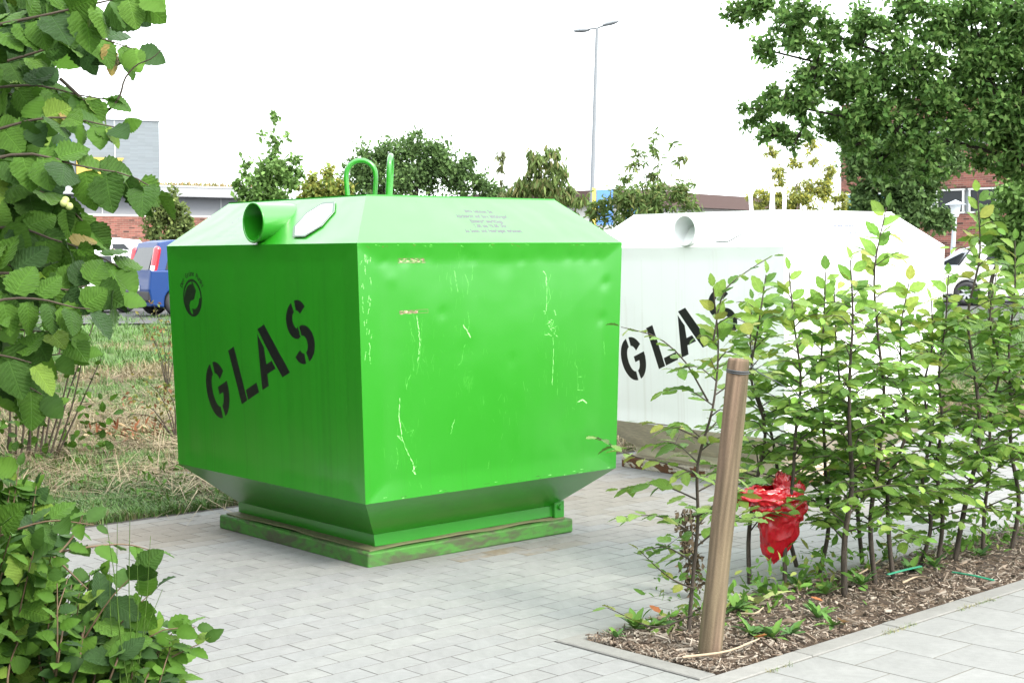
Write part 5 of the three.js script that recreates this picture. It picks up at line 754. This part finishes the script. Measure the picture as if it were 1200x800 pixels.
{ // withered climber beside the stake
  const g0 = onGround(806, 700), T = thing('withered_plant', 'withered brown plant stalk hanging left of the wooden stake', 'plant', V(g0.x, 0, g0.z)), list = [], d = -g0.z, a = at(812, 690, d).sub(T.position), b = at(805, 596, d).sub(T.position); rnd = mulberry(541);
  for (const o of [-0.012, 0.015]) mesh('stalk', tube([V(0, 0, 0), a.clone().multiplyScalar(0.8), a.clone().lerp(b, 0.5).add(V(o, 0, 0)), b.clone().add(V(o, 0, 0))], 0.005, 0.003, 6, 10), std([0.14, 0.1, 0.07], 0.9), T);
  for (let k = 0; k < 300; k++) { const p = a.clone().lerp(b, rnd()).add(V((rnd() < 0.5 ? -0.022 : 0.024) + gauss() * 0.012, gauss() * 0.01, gauss() * 0.02)), f = rr(0.6, 1.3); list.push([p, randDir(-0.5), randDir(), rr(0.02, 0.04), [0.11 * f, 0.085 * f, 0.055 * f]]); }
  mesh('dead_leaves', foliage(list, twigLeaf), leafMat([1, 1, 1], 0.15, 0.85), T).userData.kind = 'stuff';
}
{ // brown heap of cut plants on the lawn
  const g0 = onGround(160, 518), T = thing('plant_debris', 'low heap of rust-brown withered plant cuttings on the lawn', 'debris', V(g0.x, landY(g0) - 0.01, g0.z)), list = []; rnd = mulberry(542);
  for (let k = 0; k < 220; k++) { const f = rr(0.6, 1.3); list.push([V(gauss() * 0.16, Math.abs(gauss()) * 0.035 + 0.02, gauss() * 0.22), randDir(), randDir(1), rr(0.04, 0.12), rnd() < 0.6 ? [0.2 * f, 0.08 * f, 0.04 * f] : [0.4 * f, 0.3 * f, 0.18 * f]]); }
  mesh('cuttings', foliage(list, [leafGeo(0.22, 3, 0, 0.3, 0.2, 0.8, 9)]), leafMat([1, 1, 1], 0.15, 0.85), T).userData.kind = 'stuff';
}

// ---------------------------------------------------------------- wooden stake
{
  const g0 = onGround(831, 770), T = thing('wooden_stake', 'leaning round wooden stake with wire at its top', 'stake', V(g0.x, -0.03, g0.z)), tp = at(866, 420, -g0.z).sub(T.position), R = 0.0412;
  const wood = dataTex(512, (x, y, i, j) => { const k = 0.5 + 0.5 * Math.sin(26 * (x + 0.2 * tnoise(x, y * 0.2, 3, 2) + 0.05 * tnoise(x, y * 0.5, 9, 5))) * (0.5 + 0.5 * tnoise(x, y, 4, 12)), crack = Math.abs(x - 0.52 - 0.01 * tnoise(x * 0.2, y, 5, 1)) < 0.006 && y > 0.1 ? 0.45 : 1, green = clamp(0.3 + tnoise(x, y * 0.5, 4, 9), 0, 1), v = (0.62 + 0.22 * k + 0.12 * (hash(i, j) - 0.5) + 0.16 * tnoise(x, y * 0.3, 20, 7)) * crack * (Math.abs(x - 0.3 - 0.012 * tnoise(x * 0.2, y, 4, 6)) < 0.005 ? 0.55 : 1); return [lerp(0.86, 0.7, green) * v, lerp(0.75, 0.69, green) * v, lerp(0.66, 0.54, green) * v]; });
  const L = tp.length(), prof = [[0.001, 0], [R * 1.06, 0], ...[...Array(24)].map((_, k) => [R * (1.06 - 0.08 * (k + 1) / 25), (L - 0.03) * (k + 1) / 25]), [R * 0.97, L - 0.022], [R * 0.95, L - 0.01], [R * 0.88, L - 0.001], [0.001, L + 0.002]].map(p => new THREE.Vector2(...p)), g = new THREE.LatheGeometry(prof, 40);
  { const p = g.attributes.position; for (let i = 0; i < p.count; i++) { const a = Math.atan2(p.getZ(i), p.getX(i)), f = 1 + 0.05 * Math.sin(a * 2 + 1) + 0.1 * N3(Math.cos(a) * 1.6, p.getY(i) * 3.5, Math.sin(a) * 1.6) + 0.06 * N3(Math.cos(a) * 6, p.getY(i) * 2, Math.sin(a) * 6); p.setX(i, p.getX(i) * f); p.setZ(i, p.getZ(i) * f); } g.computeVertexNormals(); }
  const q = new THREE.Quaternion().setFromUnitVectors(V(0, 1, 0), tp.clone().normalize()); const post = mesh('post', g, phy([0.5, 0.48, 0.455], 0.95, { map: wood, bumpMap: wood, bumpScale: 0.012, specularIntensity: 0.2 }), T); post.quaternion.copy(q);
  const wire = std([0.05, 0.06, 0.07], 0.6), ring = (y, r, t) => { const o = mesh('wire', new THREE.TorusGeometry(r, t, 6, 30).rotateX(Math.PI / 2 + 0.08).translate(0, y, 0), wire, T); o.quaternion.copy(q); }; ring(L - 0.045, R * 1.02, 0.003); ring(L - 0.053, R * 1.02, 0.0025); 
  mesh('wire_tail', tube([at(879, 428, -g0.z - 0.03), at(886, 434, -g0.z), at(915, 450, -g0.z + 0.25), at(960, 480, -g0.z + 0.7)].map(p => p.sub(T.position)), 0.0025, 0.002, 5, 12), wire, T);
}
// ---------------------------------------------------------------- red bag caught in the hedge
{
  const d = 6.75, T = thing('plastic_bag', 'crumpled shiny red plastic bag hanging in the hedge', 'bag', at(912, 660, d)), m = phy([0.5, 0.006, 0.02], 0.24, { side: THREE.DoubleSide, clearcoat: 0.6, clearcoatRoughness: 0.15, transmission: 0.25, thickness: 0 });
  const surf = (rings, n, name) => { // rings: [px, py, half width px, half depth m, turn]
    const pos = [], idx = []; rings.forEach(([x, y, w, dz], j) => { const c = at(x, y, d).sub(T.position), r = w * d / F; for (let i = 0; i <= n; i++) { const a = i / n * 2 * Math.PI, f = 1 + 0.2 * N3(Math.cos(a) * 1.4, j * 0.18, Math.sin(a) * 1.4) + 0.1 * N3(Math.cos(a) * 5, j * 0.22, Math.sin(a) * 5) + 0.035 * N3(Math.cos(a) * 9 + j * 0.1, j * 0.3, Math.sin(a) * 9); pos.push(c.x + Math.cos(a) * r * f, c.y + 0.018 * N3(Math.cos(a) * 3, j * 0.3, Math.sin(a) * 3), c.z + Math.sin(a) * dz * f); } });
    for (let j = 0; j < rings.length - 1; j++) for (let i = 0; i < n; i++) { const a = j * (n + 1) + i, b = a + n + 1; idx.push(a, b, a + 1, b, b + 1, a + 1); }
    const g = new THREE.BufferGeometry(); g.setAttribute('position', new THREE.Float32BufferAttribute(pos, 3)); g.setIndex(idx); g.computeVertexNormals(); return mesh(name, g, m, T); };
  const R = (a, n) => { const out = []; for (let k = 0; k < a.length - 1; k++) for (let q = 0; q < n; q++) out.push(a[k].map((v, i) => lerp(v, a[k + 1][i], q / n))); out.push(a[a.length - 1]); return out; };
  surf(R([[905, 659, 1.5, 0.004], [908, 648, 14, 0.03], [911, 630, 21, 0.05], [913, 612, 25, 0.06], [914, 598, 29, 0.07], [915, 588, 31, 0.075], [913, 580, 26, 0.06]], 8), 80, 'pouch');
  surf(R([[913, 592, 27, 0.07], [900, 584, 36, 0.08], [898, 576, 34, 0.07], [905, 571, 26, 0.05]], 8), 80, 'folded_rim');
  surf(R([[922, 584, 18, 0.04], [926, 572, 19, 0.04], [922, 562, 15, 0.03], [915, 556, 6, 0.015], [913, 554, 1, 0.004]], 8), 64, 'gathered_handle'); surf(R([[893, 588, 17, 0.04], [882, 592, 15, 0.04], [873, 589, 10, 0.02], [867, 586, 1, 0.004]], 8), 60, 'side_fold');
}
renderer.render(scene, camera);
